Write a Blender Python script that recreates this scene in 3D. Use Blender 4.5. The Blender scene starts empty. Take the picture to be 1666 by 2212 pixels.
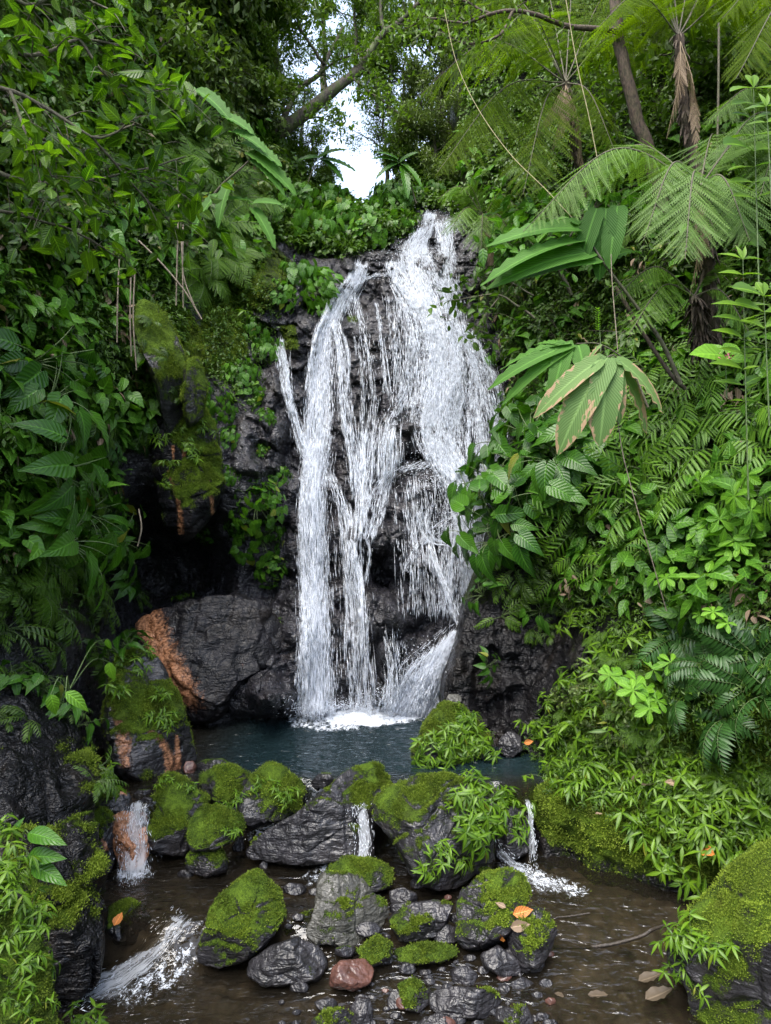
import bpy, bmesh, math, random
import numpy as np
from mathutils import Vector, Matrix, Quaternion

# ---------------------------------------------------------------- camera, sky, sun, exposure
SC = bpy.context.scene
COL = SC.collection
CAMZ = 3.0
F = 1475.0                       # focal length in picture units (picture is 1666 x 2212 units)
cam_data = bpy.data.cameras.new('camera')
cam = bpy.data.objects.new('camera', cam_data)
COL.objects.link(cam)
cam.location = (0, 0, CAMZ)
cam.rotation_euler = (math.radians(90), 0, 0)
cam_data.sensor_fit = 'VERTICAL'
cam_data.sensor_height = 36.0
cam_data.sensor_width = 27.0
cam_data.lens = 36.0 * F / 2212.0
cam_data.clip_end = 2000
SC.camera = cam

SUN_EL, SUN_AZ = math.radians(62), math.radians(-150)      # azimuth from +Y (the falls) towards +X: high, over the viewer's left shoulder
world = bpy.data.worlds.new('World')
SC.world = world
world.use_nodes = True
wn = world.node_tree.nodes
bg = wn['Background']
sky = wn.new('ShaderNodeTexSky')
sky.sky_type = 'NISHITA'
sky.sun_disc = False
sky.sun_elevation = SUN_EL
sky.sun_rotation = SUN_AZ
sky.dust_density = 2.0
sky.ozone_density = 1.0
hs_ = wn.new('ShaderNodeHueSaturation')
hs_.inputs['Saturation'].default_value = 0.65          # a white overcast sky
world.node_tree.links.new(sky.outputs[0], hs_.inputs['Color'])
world.node_tree.links.new(hs_.outputs[0], bg.inputs[0])
bg.inputs[1].default_value = 0.15
sun_data = bpy.data.lights.new('sun', 'SUN')
sun_data.energy = 1.5
sun_data.angle = math.radians(45)
sun_data.color = (1.0, 0.95, 0.86)
sun = bpy.data.objects.new('sun', sun_data)
COL.objects.link(sun)
sd = Vector((math.sin(SUN_AZ) * math.cos(SUN_EL), math.cos(SUN_AZ) * math.cos(SUN_EL), math.sin(SUN_EL)))
sun.rotation_euler = sd.to_track_quat('Z', 'Y').to_euler()
SC.view_settings.view_transform = 'Standard'
SC.view_settings.look = 'None'
SC.view_settings.gamma = 1
SC.view_settings.use_curve_mapping = False
SC.view_settings.exposure = 2.25
SC.render.engine = 'CYCLES'
cy = SC.cycles
cy.max_bounces = 7
cy.diffuse_bounces = 4
cy.glossy_bounces = 2
cy.transmission_bounces = 4
cy.transparent_max_bounces = 10
cy.caustics_reflective = False
cy.caustics_refractive = False
cy.use_denoising = True
cy.sample_clamp_indirect = 4

rng = np.random.default_rng(7)
random.seed(7)
UP = np.array((0, 0, 1.0))


def at(px, py, Y):
    """World point seen at picture position (px, py) at distance Y in front of the camera."""
    px, py, Y = np.asarray(px, float), np.asarray(py, float), np.asarray(Y, float)
    return np.stack(np.broadcast_arrays((px - 833.0) / F * Y, Y, CAMZ - (py - 1106.0) / F * Y), -1)


def proj(P):
    P = np.asarray(P, float)
    return P[..., 0] / P[..., 1] * F + 833.0, (CAMZ - P[..., 2]) / P[..., 1] * F + 1106.0


# ---------------------------------------------------------------- noise
def _hash(ix, iy, iz, s=0):
    h = (ix.astype(np.int64) * 374761393 + iy.astype(np.int64) * 668265263 + iz.astype(np.int64) * 2147483647 + s * 974711) & 0xFFFFFFFF
    h = ((h ^ (h >> 13)) * 1274126177) & 0xFFFFFFFF
    h = ((h ^ (h >> 16)) * 2246822519) & 0xFFFFFFFF
    h = h ^ (h >> 15)
    return (h & 0xFFFFFF).astype(float) / 0xFFFFFF


def vnoise(P, s=0):
    I = np.floor(P)
    f = P - I
    I = I.astype(np.int64)
    w = f * f * f * (f * (f * 6 - 15) + 10)
    r = 0
    for dx in (0, 1):
        for dy in (0, 1):
            for dz in (0, 1):
                r = r + _hash(I[..., 0] + dx, I[..., 1] + dy, I[..., 2] + dz, s) * \
                    (w[..., 0] if dx else 1 - w[..., 0]) * (w[..., 1] if dy else 1 - w[..., 1]) * (w[..., 2] if dz else 1 - w[..., 2])
    return r * 2 - 1


def fbm(P, octv=4, s=0, gain=0.5):
    r, a, t = 0, 1.0, 0
    for k in range(octv):
        r = r + a * vnoise(P * (2.03 ** k) + 17.3 * k, s + k)
        t += a
        a *= gain
    return r / t


def voro(P, s=0):
    """Distance to the nearest and the gap to the second nearest cell point, and the cell's random number."""
    I = np.floor(P).astype(np.int64)
    d1 = np.full(P.shape[:-1], 9.0)
    d2 = np.full(P.shape[:-1], 9.0)
    cid = np.zeros(P.shape[:-1])
    for dx in (-1, 0, 1):
        for dy in (-1, 0, 1):
            for dz in (-1, 0, 1):
                a, b, c = I[..., 0] + dx, I[..., 1] + dy, I[..., 2] + dz
                q = np.stack((a + _hash(a, b, c, s), b + _hash(a, b, c, s + 1), c + _hash(a, b, c, s + 2)), -1)
                d = np.sqrt(((q - P) ** 2).sum(-1))
                near = d < d1
                d2 = np.where(near, d1, np.minimum(d2, d))
                cid = np.where(near, _hash(a, b, c, s + 3), cid)
                d1 = np.where(near, d, d1)
    return d1, d2 - d1, cid


def sstep(a, b, x):
    t = np.clip((x - a) / (b - a), 0, 1)
    return t * t * (3 - 2 * t)


def unit(v):
    v = np.asarray(v, float)
    return v / np.maximum(np.linalg.norm(v, axis=-1, keepdims=True), 1e-9)


def inside(poly, px, py):
    r = np.zeros(np.shape(px), bool)
    n = len(poly)
    for i in range(n):
        (x0, y0), (x1, y1) = poly[i], poly[(i + 1) % n]
        if y0 == y1:
            continue
        c = ((y0 > py) != (y1 > py)) & (px < (x1 - x0) * (py - y0) / (y1 - y0) + x0)
        r ^= c
    return r


def smooth_line(pts, n):
    """Catmull-Rom through pts, n points evenly along it."""
    P = np.asarray(pts, float)
    if len(P) == 2:
        t = np.linspace(0, 1, n)[:, None]
        return P[0] * (1 - t) + P[1] * t
    E = np.vstack((2 * P[0] - P[1], P, 2 * P[-1] - P[-2]))
    out = []
    for i in range(len(P) - 1):
        t = np.linspace(0, 1, 12, endpoint=False)[:, None]
        a, b, c, d = E[i], E[i + 1], E[i + 2], E[i + 3]
        out.append(0.5 * ((2 * b) + (c - a) * t + (2 * a - 5 * b + 4 * c - d) * t ** 2 + (3 * b - a - 3 * c + d) * t ** 3))
    out = np.vstack(out + [P[-1:]])
    L = np.r_[0, np.cumsum(np.linalg.norm(np.diff(out[:, :3], axis=0), axis=1))]
    s = np.linspace(0, L[-1], n)
    return np.stack([np.interp(s, L, out[:, k]) for k in range(out.shape[1])], -1)


# ---------------------------------------------------------------- mesh builder
class MB:
    """Collects geometry and turns it into one mesh."""

    def __init__(self):
        self.V, self.Q, self.T, self.UV, self.R, self.MQ, self.MT = [], [], [], [], [], [], []
        self.n = 0
        self.extra = {}

    def add(self, V, Q=None, T=None, uv=None, rnd=0.5, mat=0):
        V = np.asarray(V, float).reshape(-1, 3)
        if Q is not None and len(Q):
            Q = np.asarray(Q).reshape(-1, 4)
            self.Q.append(Q + self.n)
            self.MQ.append(np.full(len(Q), mat))
        if T is not None and len(T):
            T = np.asarray(T).reshape(-1, 3)
            self.T.append(T + self.n)
            self.MT.append(np.full(len(T), mat))
        self.V.append(V)
        self.UV.append(np.zeros((len(V), 2)) if uv is None else np.asarray(uv, float))
        self.R.append(np.broadcast_to(np.asarray(rnd, float), (len(V),)))
        self.n += len(V)

    def inst(self, tpl, M, P, rnd=None, mat=0):
        """Template (V, quads, uv) at K places: M (K,3,3) columns are the axes, P (K,3)."""
        V, Q, uv = tpl
        M, P = np.asarray(M, float).reshape(-1, 3, 3), np.asarray(P, float).reshape(-1, 3)
        K, n = len(P), len(V)
        if K == 0:
            return
        W = np.einsum('kij,nj->kni', M, V) + P[:, None, :]
        QQ = (Q[None] + (np.arange(K) * n)[:, None, None]).reshape(-1, 4)
        r = rng.random(K) if rnd is None else np.broadcast_to(rnd, (K,))
        self.add(W.reshape(-1, 3), QQ, None, np.tile(uv, (K, 1)), np.repeat(r, n), mat)

    def tube(self, pts, rad, seg=6, rnd=0.5, mat=0):
        P = np.asarray(pts, float)
        n = len(P)
        rad = np.broadcast_to(np.asarray(rad, float), (n,))
        T = unit(np.gradient(P, axis=0))
        ref = np.array((0.31, 0.2, 0.93)) if abs(T[:, 2]).mean() < 0.8 else np.array((1.0, 0.2, 0.1))
        A = unit(np.cross(T, ref))
        B = np.cross(T, A)
        a = np.arange(seg) / seg * 2 * math.pi
        V = P[:, None] + rad[:, None, None] * (A[:, None] * np.cos(a)[None, :, None] + B[:, None] * np.sin(a)[None, :, None])
        i, j = np.meshgrid(np.arange(n - 1), np.arange(seg), indexing='ij')
        j2 = (j + 1) % seg
        Q = np.stack((i * seg + j, i * seg + j2, (i + 1) * seg + j2, (i + 1) * seg + j), -1).reshape(-1, 4)
        uv = np.stack(np.broadcast_arrays((a / 6.283)[None, :], np.linspace(0, 1, n)[:, None]), -1).reshape(-1, 2)
        self.add(V.reshape(-1, 3), Q, None, uv, rnd, mat)

    def spindles(self, P, D, L, r, rnd=None):
        """Little three-sided spindles: droplets and strands of water."""
        P, D = np.asarray(P, float), unit(D)
        K = len(P)
        L = np.broadcast_to(L, (K,))[:, None]
        r = np.broadcast_to(r, (K,))[:, None]
        ref = np.where(np.abs(D[:, 2:3]) < 0.9, UP, np.array((0, 1.0, 0)))
        A = unit(np.cross(D, ref))
        B = np.cross(D, A)
        V = np.stack((P - D * L * .5, P + D * L * .1 + A * r, P + D * L * .1 + (-.5 * A + .87 * B) * r, P + D * L * .1 + (-.5 * A - .87 * B) * r, P + D * L * .5), 1)
        T = np.array(((0, 2, 1), (0, 3, 2), (0, 1, 3), (4, 1, 2), (4, 2, 3), (4, 3, 1)))
        TT = (T[None] + (np.arange(K) * 5)[:, None, None]).reshape(-1, 3)
        self.add(V.reshape(-1, 3), None, TT, None, np.repeat(rng.random(K) if rnd is None else rnd, 5))

    def mesh(self, name, mats, smooth=True):
        V = np.concatenate(self.V) if self.V else np.zeros((0, 3))
        me = bpy.data.meshes.new(name)
        me.vertices.add(len(V))
        me.vertices.foreach_set('co', V.astype(np.float32).ravel())
        Q = np.concatenate(self.Q) if self.Q else np.zeros((0, 4), int)
        T = np.concatenate(self.T) if self.T else np.zeros((0, 3), int)
        me.loops.add(Q.size + T.size)
        me.loops.foreach_set('vertex_index', np.r_[Q.ravel(), T.ravel()].astype(np.int32))
        me.polygons.add(len(Q) + len(T))
        me.polygons.foreach_set('loop_start', np.r_[np.arange(len(Q)) * 4, Q.size + np.arange(len(T)) * 3].astype(np.int32))
        me.polygons.foreach_set('loop_total', np.r_[np.full(len(Q), 4), np.full(len(T), 3)].astype(np.int32))
        mi = np.concatenate([np.zeros(0, int)] + self.MQ + self.MT)
        me.polygons.foreach_set('material_index', mi.astype(np.int32))
        me.polygons.foreach_set('use_smooth', np.full(len(mi), smooth))
        a = me.attributes.new('uvp', 'FLOAT2', 'POINT')
        a.data.foreach_set('vector', np.concatenate(self.UV).astype(np.float32).ravel())
        a = me.attributes.new('rnd', 'FLOAT', 'POINT')
        a.data.foreach_set('value', np.concatenate(self.R).astype(np.float32))
        for k, v in self.extra.items():
            a = me.attributes.new(k, 'FLOAT', 'POINT')
            a.data.foreach_set('value', np.asarray(v, np.float32).ravel())
        for m in (mats if isinstance(mats, (list, tuple)) else [mats]):
            me.materials.append(m)
        me.update()
        me.validate()
        return me

    def build(self, name, mats, parent=None, smooth=True):
        return link(name, self.mesh(name, mats, smooth), parent)


def link(name, data, parent=None):
    o = bpy.data.objects.new(name, data)
    COL.objects.link(o)
    if parent is not None:
        o.parent = parent
    return o


def tag(o, label=None, cat=None, group=None, kind=None):
    if label:
        o['label'] = label
    if cat:
        o['category'] = cat
    if group:
        o['group'] = group
    if kind:
        o['kind'] = kind
    return o


def empty(name, loc, label=None, cat=None, group=None, q=None):
    o = link(name, None)
    o.empty_display_size = 0.1
    o.location = Vector(loc)
    if q is not None:
        o.rotation_mode = 'QUATERNION'
        o.rotation_quaternion = q
    return tag(o, label, cat, group)


# ---------------------------------------------------------------- materials
class NT:
    def __init__(self, name):
        self.m = bpy.data.materials.new(name)
        self.m.use_nodes = True
        self.t = self.m.node_tree
        self.n = self.t.nodes
        self.p = self.n['Principled BSDF']
        self.out = self.n['Material Output']

    def node(self, typ, **kw):
        x = self.n.new(typ)
        for k, v in kw.items():
            setattr(x, k, v)
        return x

    def l(self, a, b):
        self.t.links.new(a, b)

    def attr(self, name):
        return self.node('ShaderNodeAttribute', attribute_name=name)

    def noise(self, scale, detail=3, rough=0.55, vec=None, dist=0.0):
        x = self.node('ShaderNodeTexNoise')
        x.inputs['Scale'].default_value = scale
        x.inputs['Detail'].default_value = detail
        x.inputs['Roughness'].default_value = rough
        x.inputs['Distortion'].default_value = dist
        if vec is not None:
            self.l(vec, x.inputs['Vector'])
        return x.outputs['Fac']

    def coord(self, which='Object', scale=None):
        c = self.node('ShaderNodeTexCoord').outputs[which]
        if scale is None:
            return c
        m = self.node('ShaderNodeMapping')
        m.inputs['Scale'].default_value = scale
        self.l(c, m.inputs['Vector'])
        return m.outputs[0]

    def math(self, op, a, b=None, c=None, clamp=False):
        x = self.node('ShaderNodeMath', operation=op, use_clamp=clamp)
        for i, v in enumerate((a, b, c)):
            if v is None:
                continue
            if isinstance(v, (int, float)):
                x.inputs[i].default_value = v
            else:
                self.l(v, x.inputs[i])
        return x.outputs[0]

    def ramp(self, fac, a, b):
        x = self.node('ShaderNodeMapRange', interpolation_type='SMOOTHSTEP')
        self.l(fac, x.inputs[0])
        x.inputs[1].default_value = a
        x.inputs[2].default_value = b
        return x.outputs[0]

    def mix(self, fac, a, b, mode='MIX'):
        x = self.node('ShaderNodeMix', data_type='RGBA', blend_type=mode)
        if isinstance(fac, (int, float)):
            x.inputs[0].default_value = fac
        else:
            self.l(fac, x.inputs[0])
        for i, v in ((6, a), (7, b)):
            if isinstance(v, (tuple, list)):
                x.inputs[i].default_value = (*v, 1)
            else:
                self.l(v, x.inputs[i])
        return x.outputs[2]

    def bump(self, h, strength=0.4, dist=0.02, nrm=None):
        x = self.node('ShaderNodeBump')
        x.inputs['Strength'].default_value = strength
        x.inputs['Distance'].default_value = dist
        self.l(h, x.inputs['Height'])
        if nrm is not None:
            self.l(nrm, x.inputs['Normal'])
        return x.outputs[0]

    def set(self, **kw):
        for k, v in kw.items():
            s = self.p.inputs[k.replace('_', ' ')]
            if isinstance(v, (int, float)):
                s.default_value = v
            elif isinstance(v, (tuple, list)):
                s.default_value = (*v, 1)
            else:
                self.l(v, s)


def leaf_mat(name, dark, lite, rough=0.38, trans=0.35, tcol=None, veins=0, edge=None, spec=0.3, rib=0.5, hue=(1.02, 1.0, 0.66)):
    dark, lite = [(c_[0] * hue[0], c_[1] * hue[1], c_[2] * hue[2]) for c_ in (dark, lite)]
    m = NT(name)
    uv = m.attr('uvp')
    rnd = m.attr('rnd').outputs['Fac']
    oi = m.node('ShaderNodeObjectInfo').outputs['Random']
    f = m.math('ADD', m.math('MULTIPLY', rnd, 0.75), m.math('MULTIPLY', oi, 0.25))
    col = m.mix(f, dark, lite)
    yel = m.ramp(rnd, 0.97, 0.99)
    col = m.mix(m.math('MULTIPLY', yel, 0.55), col, (0.22, 0.17, 0.03))
    sep = m.node('ShaderNodeSeparateXYZ')
    m.l(uv.outputs['Vector'], sep.inputs[0])
    au = m.math('ABSOLUTE', sep.outputs[0])
    ribm = m.math('SUBTRACT', 1.0, m.ramp(au, 0.02, 0.14))
    col = m.mix(m.math('MULTIPLY', ribm, rib), col, tuple(min(1, c * 1.9 + 0.01) for c in lite))
    h = None
    if veins:
        s = m.math('SINE', m.math('MULTIPLY', m.math('SUBTRACT', sep.outputs[1], m.math('MULTIPLY', au, 0.22)), 6.283 * veins))
        h = m.math('ADD', m.math('MULTIPLY', s, 0.5), m.math('MULTIPLY', ribm, -1.2))
        col = m.mix(m.math('MULTIPLY', m.ramp(s, 0.2, 1.0), 0.22), col, tuple(c * 1.7 for c in lite))
    if edge is not None:
        nz = m.noise(9, 3)
        e = m.math('ADD', m.math('MULTIPLY', au, 0.55), m.math('ADD', m.math('MULTIPLY', sep.outputs[1], 0.4), m.math('MULTIPLY', nz, 1.5)))
        e = m.math('ADD', e, m.math('MULTIPLY', rnd, 0.22))
        col = m.mix(m.ramp(e, edge, edge + 0.12), col, (0.30, 0.20, 0.12))
    m.set(Base_Color=col, Roughness=rough + .05, Specular_IOR_Level=spec)
    if h is not None:
        m.set(Normal=m.bump(h, 0.35, 0.01))
    tr = m.node('ShaderNodeBsdfTranslucent')
    tc = m.mix(1.0, col, tcol or (1.6, 1.75, 0.7), 'MULTIPLY')
    m.l(tc, tr.inputs[0])
    ms = m.node('ShaderNodeMixShader')
    ms.inputs[0].default_value = trans
    m.l(m.p.outputs[0], ms.inputs[1])
    m.l(tr.outputs[0], ms.inputs[2])
    m.l(ms.outputs[0], m.out.inputs[0])
    return m.m


def bark_mat(name, dark, lite, scale=30, rough=0.8, moss=0.0):
    m = NT(name)
    v = m.coord('Object', (1, 1, 0.35))
    n = m.noise(scale, 5, 0.65, v)
    col = m.mix(m.ramp(n, 0.3, 0.7), dark, lite)
    if moss:
        n2 = m.noise(7, 3, 0.6, m.coord())
        col = m.mix(m.math('MULTIPLY', m.ramp(n2, 0.45, 0.6), moss), col, (0.05, 0.075, 0.012))
    m.set(Base_Color=col, Roughness=rough, Normal=m.bump(n, 0.7, 0.02))
    return m.m


def rock_mat(name, lo=(0.005, 0.005, 0.0055), hi=(0.034, 0.032, 0.037), wet=0.18, mossd=(0.016, 0.032, 0.004), mossl=(0.10, 0.165, 0.014), moss_amt=0.0, bumpd=0.018, coat=0.2, spec=.36):
    m = NT(name)
    c = m.coord()
    n1 = m.noise(3.1, 5, 0.6, c)
    n2 = m.noise(22, 5, 0.7, c)
    n3 = m.noise(90, 3, 0.7, c)
    f = m.math('ADD', m.math('MULTIPLY', n1, 0.6), m.math('MULTIPLY', n2, 0.4))
    oi = m.node('ShaderNodeObjectInfo').outputs['Random']
    col = m.mix(m.ramp(f, 0.32, 0.68), lo, hi)
    col = m.mix(m.math('MULTIPLY', m.ramp(m.noise(1.7, 3, 0.6, c), 0.5, 0.75), 0.5), col, (0.026, 0.020, 0.015))
    stain = m.attr('stain').outputs['Fac']
    sm = m.ramp(m.math('ADD', stain, m.math('ADD', m.math('MULTIPLY', m.math('SUBTRACT', n2, 0.5), 1.1), m.math('MULTIPLY', m.math('SUBTRACT', m.noise(7, 4, 0.7, m.coord('Object', (1, 1, .4))), 0.5), 0.9))), 0.25, 0.85)
    scol = m.mix(m.ramp(n2, 0.3, 0.7), (0.12, 0.042, 0.014), (0.44, 0.21, 0.11))
    col = m.mix(sm, col, scol)
    # moss: its own patches, held in a vertex attribute and broken up by fine noise
    ma = m.attr('moss').outputs['Fac']
    mn = m.math('ADD', m.math('MULTIPLY', m.math('SUBTRACT', n2, 0.5), 0.7), m.math('MULTIPLY', m.math('SUBTRACT', n3, 0.5), 0.55))
    mm = m.ramp(m.math('ADD', m.math('ADD', ma, mn), moss_amt), 0.40, 0.58)
    mcol = m.mix(m.ramp(m.math('ADD', m.math('MULTIPLY', n3, 0.45), m.math('MULTIPLY', m.noise(6, 4, 0.65, c), 0.55)), 0.36, 0.64), mossd, mossl)
    mcol = m.mix(m.math('MULTIPLY', m.ramp(m.noise(2.3, 2, 0.5, c), 0.5, 0.7), 0.35), mcol, (0.05, 0.06, 0.01))
    col = m.mix(mm, col, mcol)
    rgh = m.math('ADD', m.math('MULTIPLY', m.ramp(m.noise(5, 4, 0.7, c), 0.35, 0.7), 0.22), wet)
    rgh = m.math('ADD', rgh, .11)
    rgh = m.math('MAXIMUM', rgh, m.math('MULTIPLY', mm, 0.9))
    rid = m.math('ABSOLUTE', m.math('SUBTRACT', m.noise(7, 3, 0.6, c, 0.5), 0.5))
    h = m.math('MULTIPLY', n2, 0.16)
    mp = m.node('ShaderNodeMapping')
    mp.inputs['Rotation'].default_value = (.35, .3, .2)
    mp.inputs['Scale'].default_value = (1.2, 1.2, 5.5)
    m.l(c, mp.inputs['Vector'])
    strata = m.noise(3.2, 3, .6, mp.outputs[0], .5)
    h = m.math('ADD', h, m.math('MULTIPLY', rid, -2.6))
    h = m.math('ADD', h, m.math('MULTIPLY', strata, 1.6))
    wetp = m.ramp(m.noise(2.6, 5, .68, m.coord('Object', (1.3, 1.3, .6)), .4), .40, .62)
    h = m.math('ADD', h, m.math('MULTIPLY', m.math('MULTIPLY', mm, n3), 1.6))
    bn = m.bump(h, 1.0, bumpd)
    m.l(bn, m.p.inputs['Coat Normal'])
    m.set(Base_Color=col, Roughness=rgh, Coat_Weight=m.math('MULTIPLY', m.math('MULTIPLY', m.math('SUBTRACT', 1.0, mm), coat), wetp), Coat_Roughness=0.18, Specular_IOR_Level=m.math('SUBTRACT', spec, m.math('MULTIPLY', mm, spec * .6)), Normal=bn)
    return m.m


M_ROCK = rock_mat('wet_rock')
M_CLIFF = rock_mat('wet_cliff_rock', lo=(0.004, 0.004, 0.005), hi=(0.036, 0.034, 0.041), wet=0.14, bumpd=0.042, coat=.28, spec=.45)
M_BLACK = rock_mat('black_wet_rock', lo=(0.002, 0.002, 0.0025), hi=(0.011, 0.0105, 0.012), wet=0.16, bumpd=0.04, coat=.12, spec=.2)
M_SLAB = rock_mat('dark_slab_rock', lo=(0.003, 0.003, 0.0035), hi=(0.017, 0.016, 0.019), wet=0.2, bumpd=0.02, coat=.1, spec=.16)
M_DRYROCK = rock_mat('grey_stone', lo=(0.02, 0.02, 0.018), hi=(0.085, 0.083, 0.072), wet=0.32, bumpd=0.018, coat=.4)
M_REDROCK = rock_mat('reddish_stone', lo=(0.04, 0.02, 0.016), hi=(0.12, 0.055, 0.042), wet=0.16, bumpd=0.008)
M_MOSS = leaf_mat('moss_tufts', (0.018, 0.036, 0.004), (0.20, 0.275, 0.026), rough=0.7, trans=0.25, spec=0.2, rib=0, hue=(1, 1, 1))
_nt = NT.__new__(NT)
_nt.m, _nt.t, _nt.n = M_MOSS, M_MOSS.node_tree, M_MOSS.node_tree.nodes
_pb = _nt.n['Principled BSDF']
_old = _pb.inputs['Base Color'].links[0].from_socket
_new = _nt.mix(_nt.math('MULTIPLY', _nt.ramp(_nt.noise(5.5, 4, 0.65, _nt.coord()), 0.54, 0.72), 0.5), _old, (0.045, 0.038, 0.014))
_nt.l(_new, _pb.inputs['Base Color'])
M_HERB = leaf_mat('bright_herb_leaf', (0.026, 0.072, 0.008), (0.115, 0.215, 0.018), rough=0.36, trans=0.35)
M_PINN = leaf_mat('pinnate_leaf', (0.035, 0.10, 0.012), (0.11, 0.22, 0.024), rough=0.4, trans=0.33)
M_BIG = leaf_mat('large_glossy_leaf', (0.011, 0.05, 0.007), (0.045, 0.125, 0.014), rough=0.27, trans=0.25, veins=9)
M_HEART = leaf_mat('heart_leaf', (0.02, 0.072, 0.010), (0.075, 0.185, 0.022), rough=0.34, trans=0.3, veins=5)
M_OVAL = leaf_mat('oval_leaf', (0.045, 0.14, 0.012), (0.13, 0.28, 0.03), rough=0.36, trans=0.35, veins=7)
M_FERN = leaf_mat('fern_leaf', (0.035, 0.09, 0.012), (0.10, 0.19, 0.024), rough=0.45, trans=0.35)
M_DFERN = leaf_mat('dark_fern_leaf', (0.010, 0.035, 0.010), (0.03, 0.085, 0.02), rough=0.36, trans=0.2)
M_TFERN = leaf_mat('tree_fern_leaf', (0.03, 0.065, 0.003), (0.10, 0.155, 0.007), rough=0.6, trans=0.6, rib=0.2, spec=0.12)
M_SFERN = leaf_mat('silvery_fern_leaf', (0.045, 0.10, 0.022), (0.11, 0.19, 0.055), rough=0.5, trans=0.35, spec=0.25, rib=0.2)
M_TREE = leaf_mat('tree_leaf', (0.025, 0.06, 0.008), (0.09, 0.16, 0.02), rough=0.42, trans=0.35)
M_TREEG = leaf_mat('greyish_tree_leaf', (0.035, 0.06, 0.018), (0.10, 0.15, 0.05), rough=0.42, trans=0.3)
M_BRANCH = leaf_mat('branch_leaf', (0.011, 0.045, 0.004), (0.10, 0.19, 0.014), rough=0.3, trans=0.45, veins=8)
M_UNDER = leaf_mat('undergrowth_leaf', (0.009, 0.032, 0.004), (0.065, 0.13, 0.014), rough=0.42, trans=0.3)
M_GINGER = leaf_mat('ginger_leaf', (0.022, 0.075, 0.014), (0.065, 0.16, 0.034), rough=0.5, trans=0.35, spec=0.18, veins=22)
M_BROWNED = leaf_mat('browned_leaf', (0.05, 0.11, 0.04), (0.10, 0.17, 0.075), rough=0.5, trans=0.25, veins=26, edge=1.52, spec=0.2)
M_DEAD = leaf_mat('dead_leaf', (0.10, 0.065, 0.04), (0.30, 0.22, 0.15), rough=0.6, trans=0.2, hue=(1, 1, 1))
M_SODDEN = leaf_mat('sodden_leaf', (0.045, 0.034, 0.024), (0.10, 0.078, 0.055), rough=0.3, trans=0.05, hue=(1, 1, 1))
M_WETWOOD = bark_mat('wet_wood', (0.012, 0.009, 0.007), (0.045, 0.035, 0.026), 50, 0.35)
M_ORANGE = leaf_mat('fallen_orange_leaf', (0.30, 0.10, 0.025), (0.45, 0.17, 0.04), rough=0.35, trans=0.1, veins=7, hue=(1, 1, 1))
M_STEM = bark_mat('green_stem', (0.03, 0.06, 0.012), (0.08, 0.12, 0.03), 40, 0.5)
M_TWIG = bark_mat('twig_bark', (0.03, 0.025, 0.015), (0.10, 0.085, 0.055), 60, 0.75, 0.3)
M_BARK = bark_mat('mossy_bark', (0.02, 0.016, 0.011), (0.075, 0.062, 0.045), 25, 0.85, 0.7)
M_SHAG = bark_mat('shaggy_brown_trunk', (0.018, 0.012, 0.009), (0.10, 0.068, 0.05), 40, 0.9, 0.15)
M_VINE = bark_mat('pale_vine', (0.16, 0.13, 0.06), (0.30, 0.26, 0.12), 40, 0.6)
M_ROOT = bark_mat('dry_root', (0.08, 0.065, 0.045), (0.22, 0.18, 0.13), 40, 0.8)


# ---------------------------------------------------------------- leaf and frond shapes
PROFILES = {
    'lance': [(0, .04), (.12, .5), (.35, 1), (.6, .85), (.85, .35), (1, .02)],
    'ovate': [(0, .08), (.1, .62), (.28, 1), (.5, .95), (.75, .58), (.9, .25), (1, .02)],
    'obov': [(0, .05), (.2, .3), (.5, .82), (.72, 1), (.88, .72), (.96, .35), (1, .03)],
    'strip': [(0, .5), (.1, .95), (.5, 1), (.8, .75), (.95, .3), (1, .03)],
    'heart': [(-.16, .35), (-.1, .75), (.06, 1), (.3, .93), (.55, .66), (.8, .3), (1, .02)],
    'rhomb': [(0, .1), (.45, 1), (1, .03)],
}


def leaf_tpl(shape, width, fold=0.25, droop=0.25, wave=0.0, nwave=6, nl=None, lobes=0):
    """Unit-length leaf along +Y, face up +Z, three or five points across."""
    prof = np.array(PROFILES[shape])
    if nl is None:
        t, w = prof[:, 0], prof[:, 1]
    else:
        t = np.linspace(prof[0, 0], 1, nl + 1)
        w = np.interp(t, prof[:, 0], prof[:, 1])
    if lobes:
        w = w * (0.72 + 0.28 * np.abs(np.sin(t * math.pi * lobes)))
    cols = [-1, 0, 1] if not wave and nl is None else [-1, -.5, 0, .5, 1]
    n = len(cols)
    V, uv = [], []
    for i, (tt, ww) in enumerate(zip(t, w)):
        for c in cols:
            x = c * ww * width / 2
            z = abs(x) * fold - droop * max(tt, 0) ** 2
            if shape == 'heart' and tt < 0 and c == 0:
                tt2 = 0.0
            else:
                tt2 = tt
            if wave:
                z += wave * abs(c) * math.sin(tt * nwave * 6.283 + (1.3 if c > 0 else 0))
            V.append((x, tt2, z))
            uv.append((c, tt))
    Q = [(i * n + j, i * n + j + 1, (i + 1) * n + j + 1, (i + 1) * n + j) for i in range(len(t) - 1) for j in range(n - 1)]
    return np.array(V), np.array(Q), np.array(uv, float)


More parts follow.
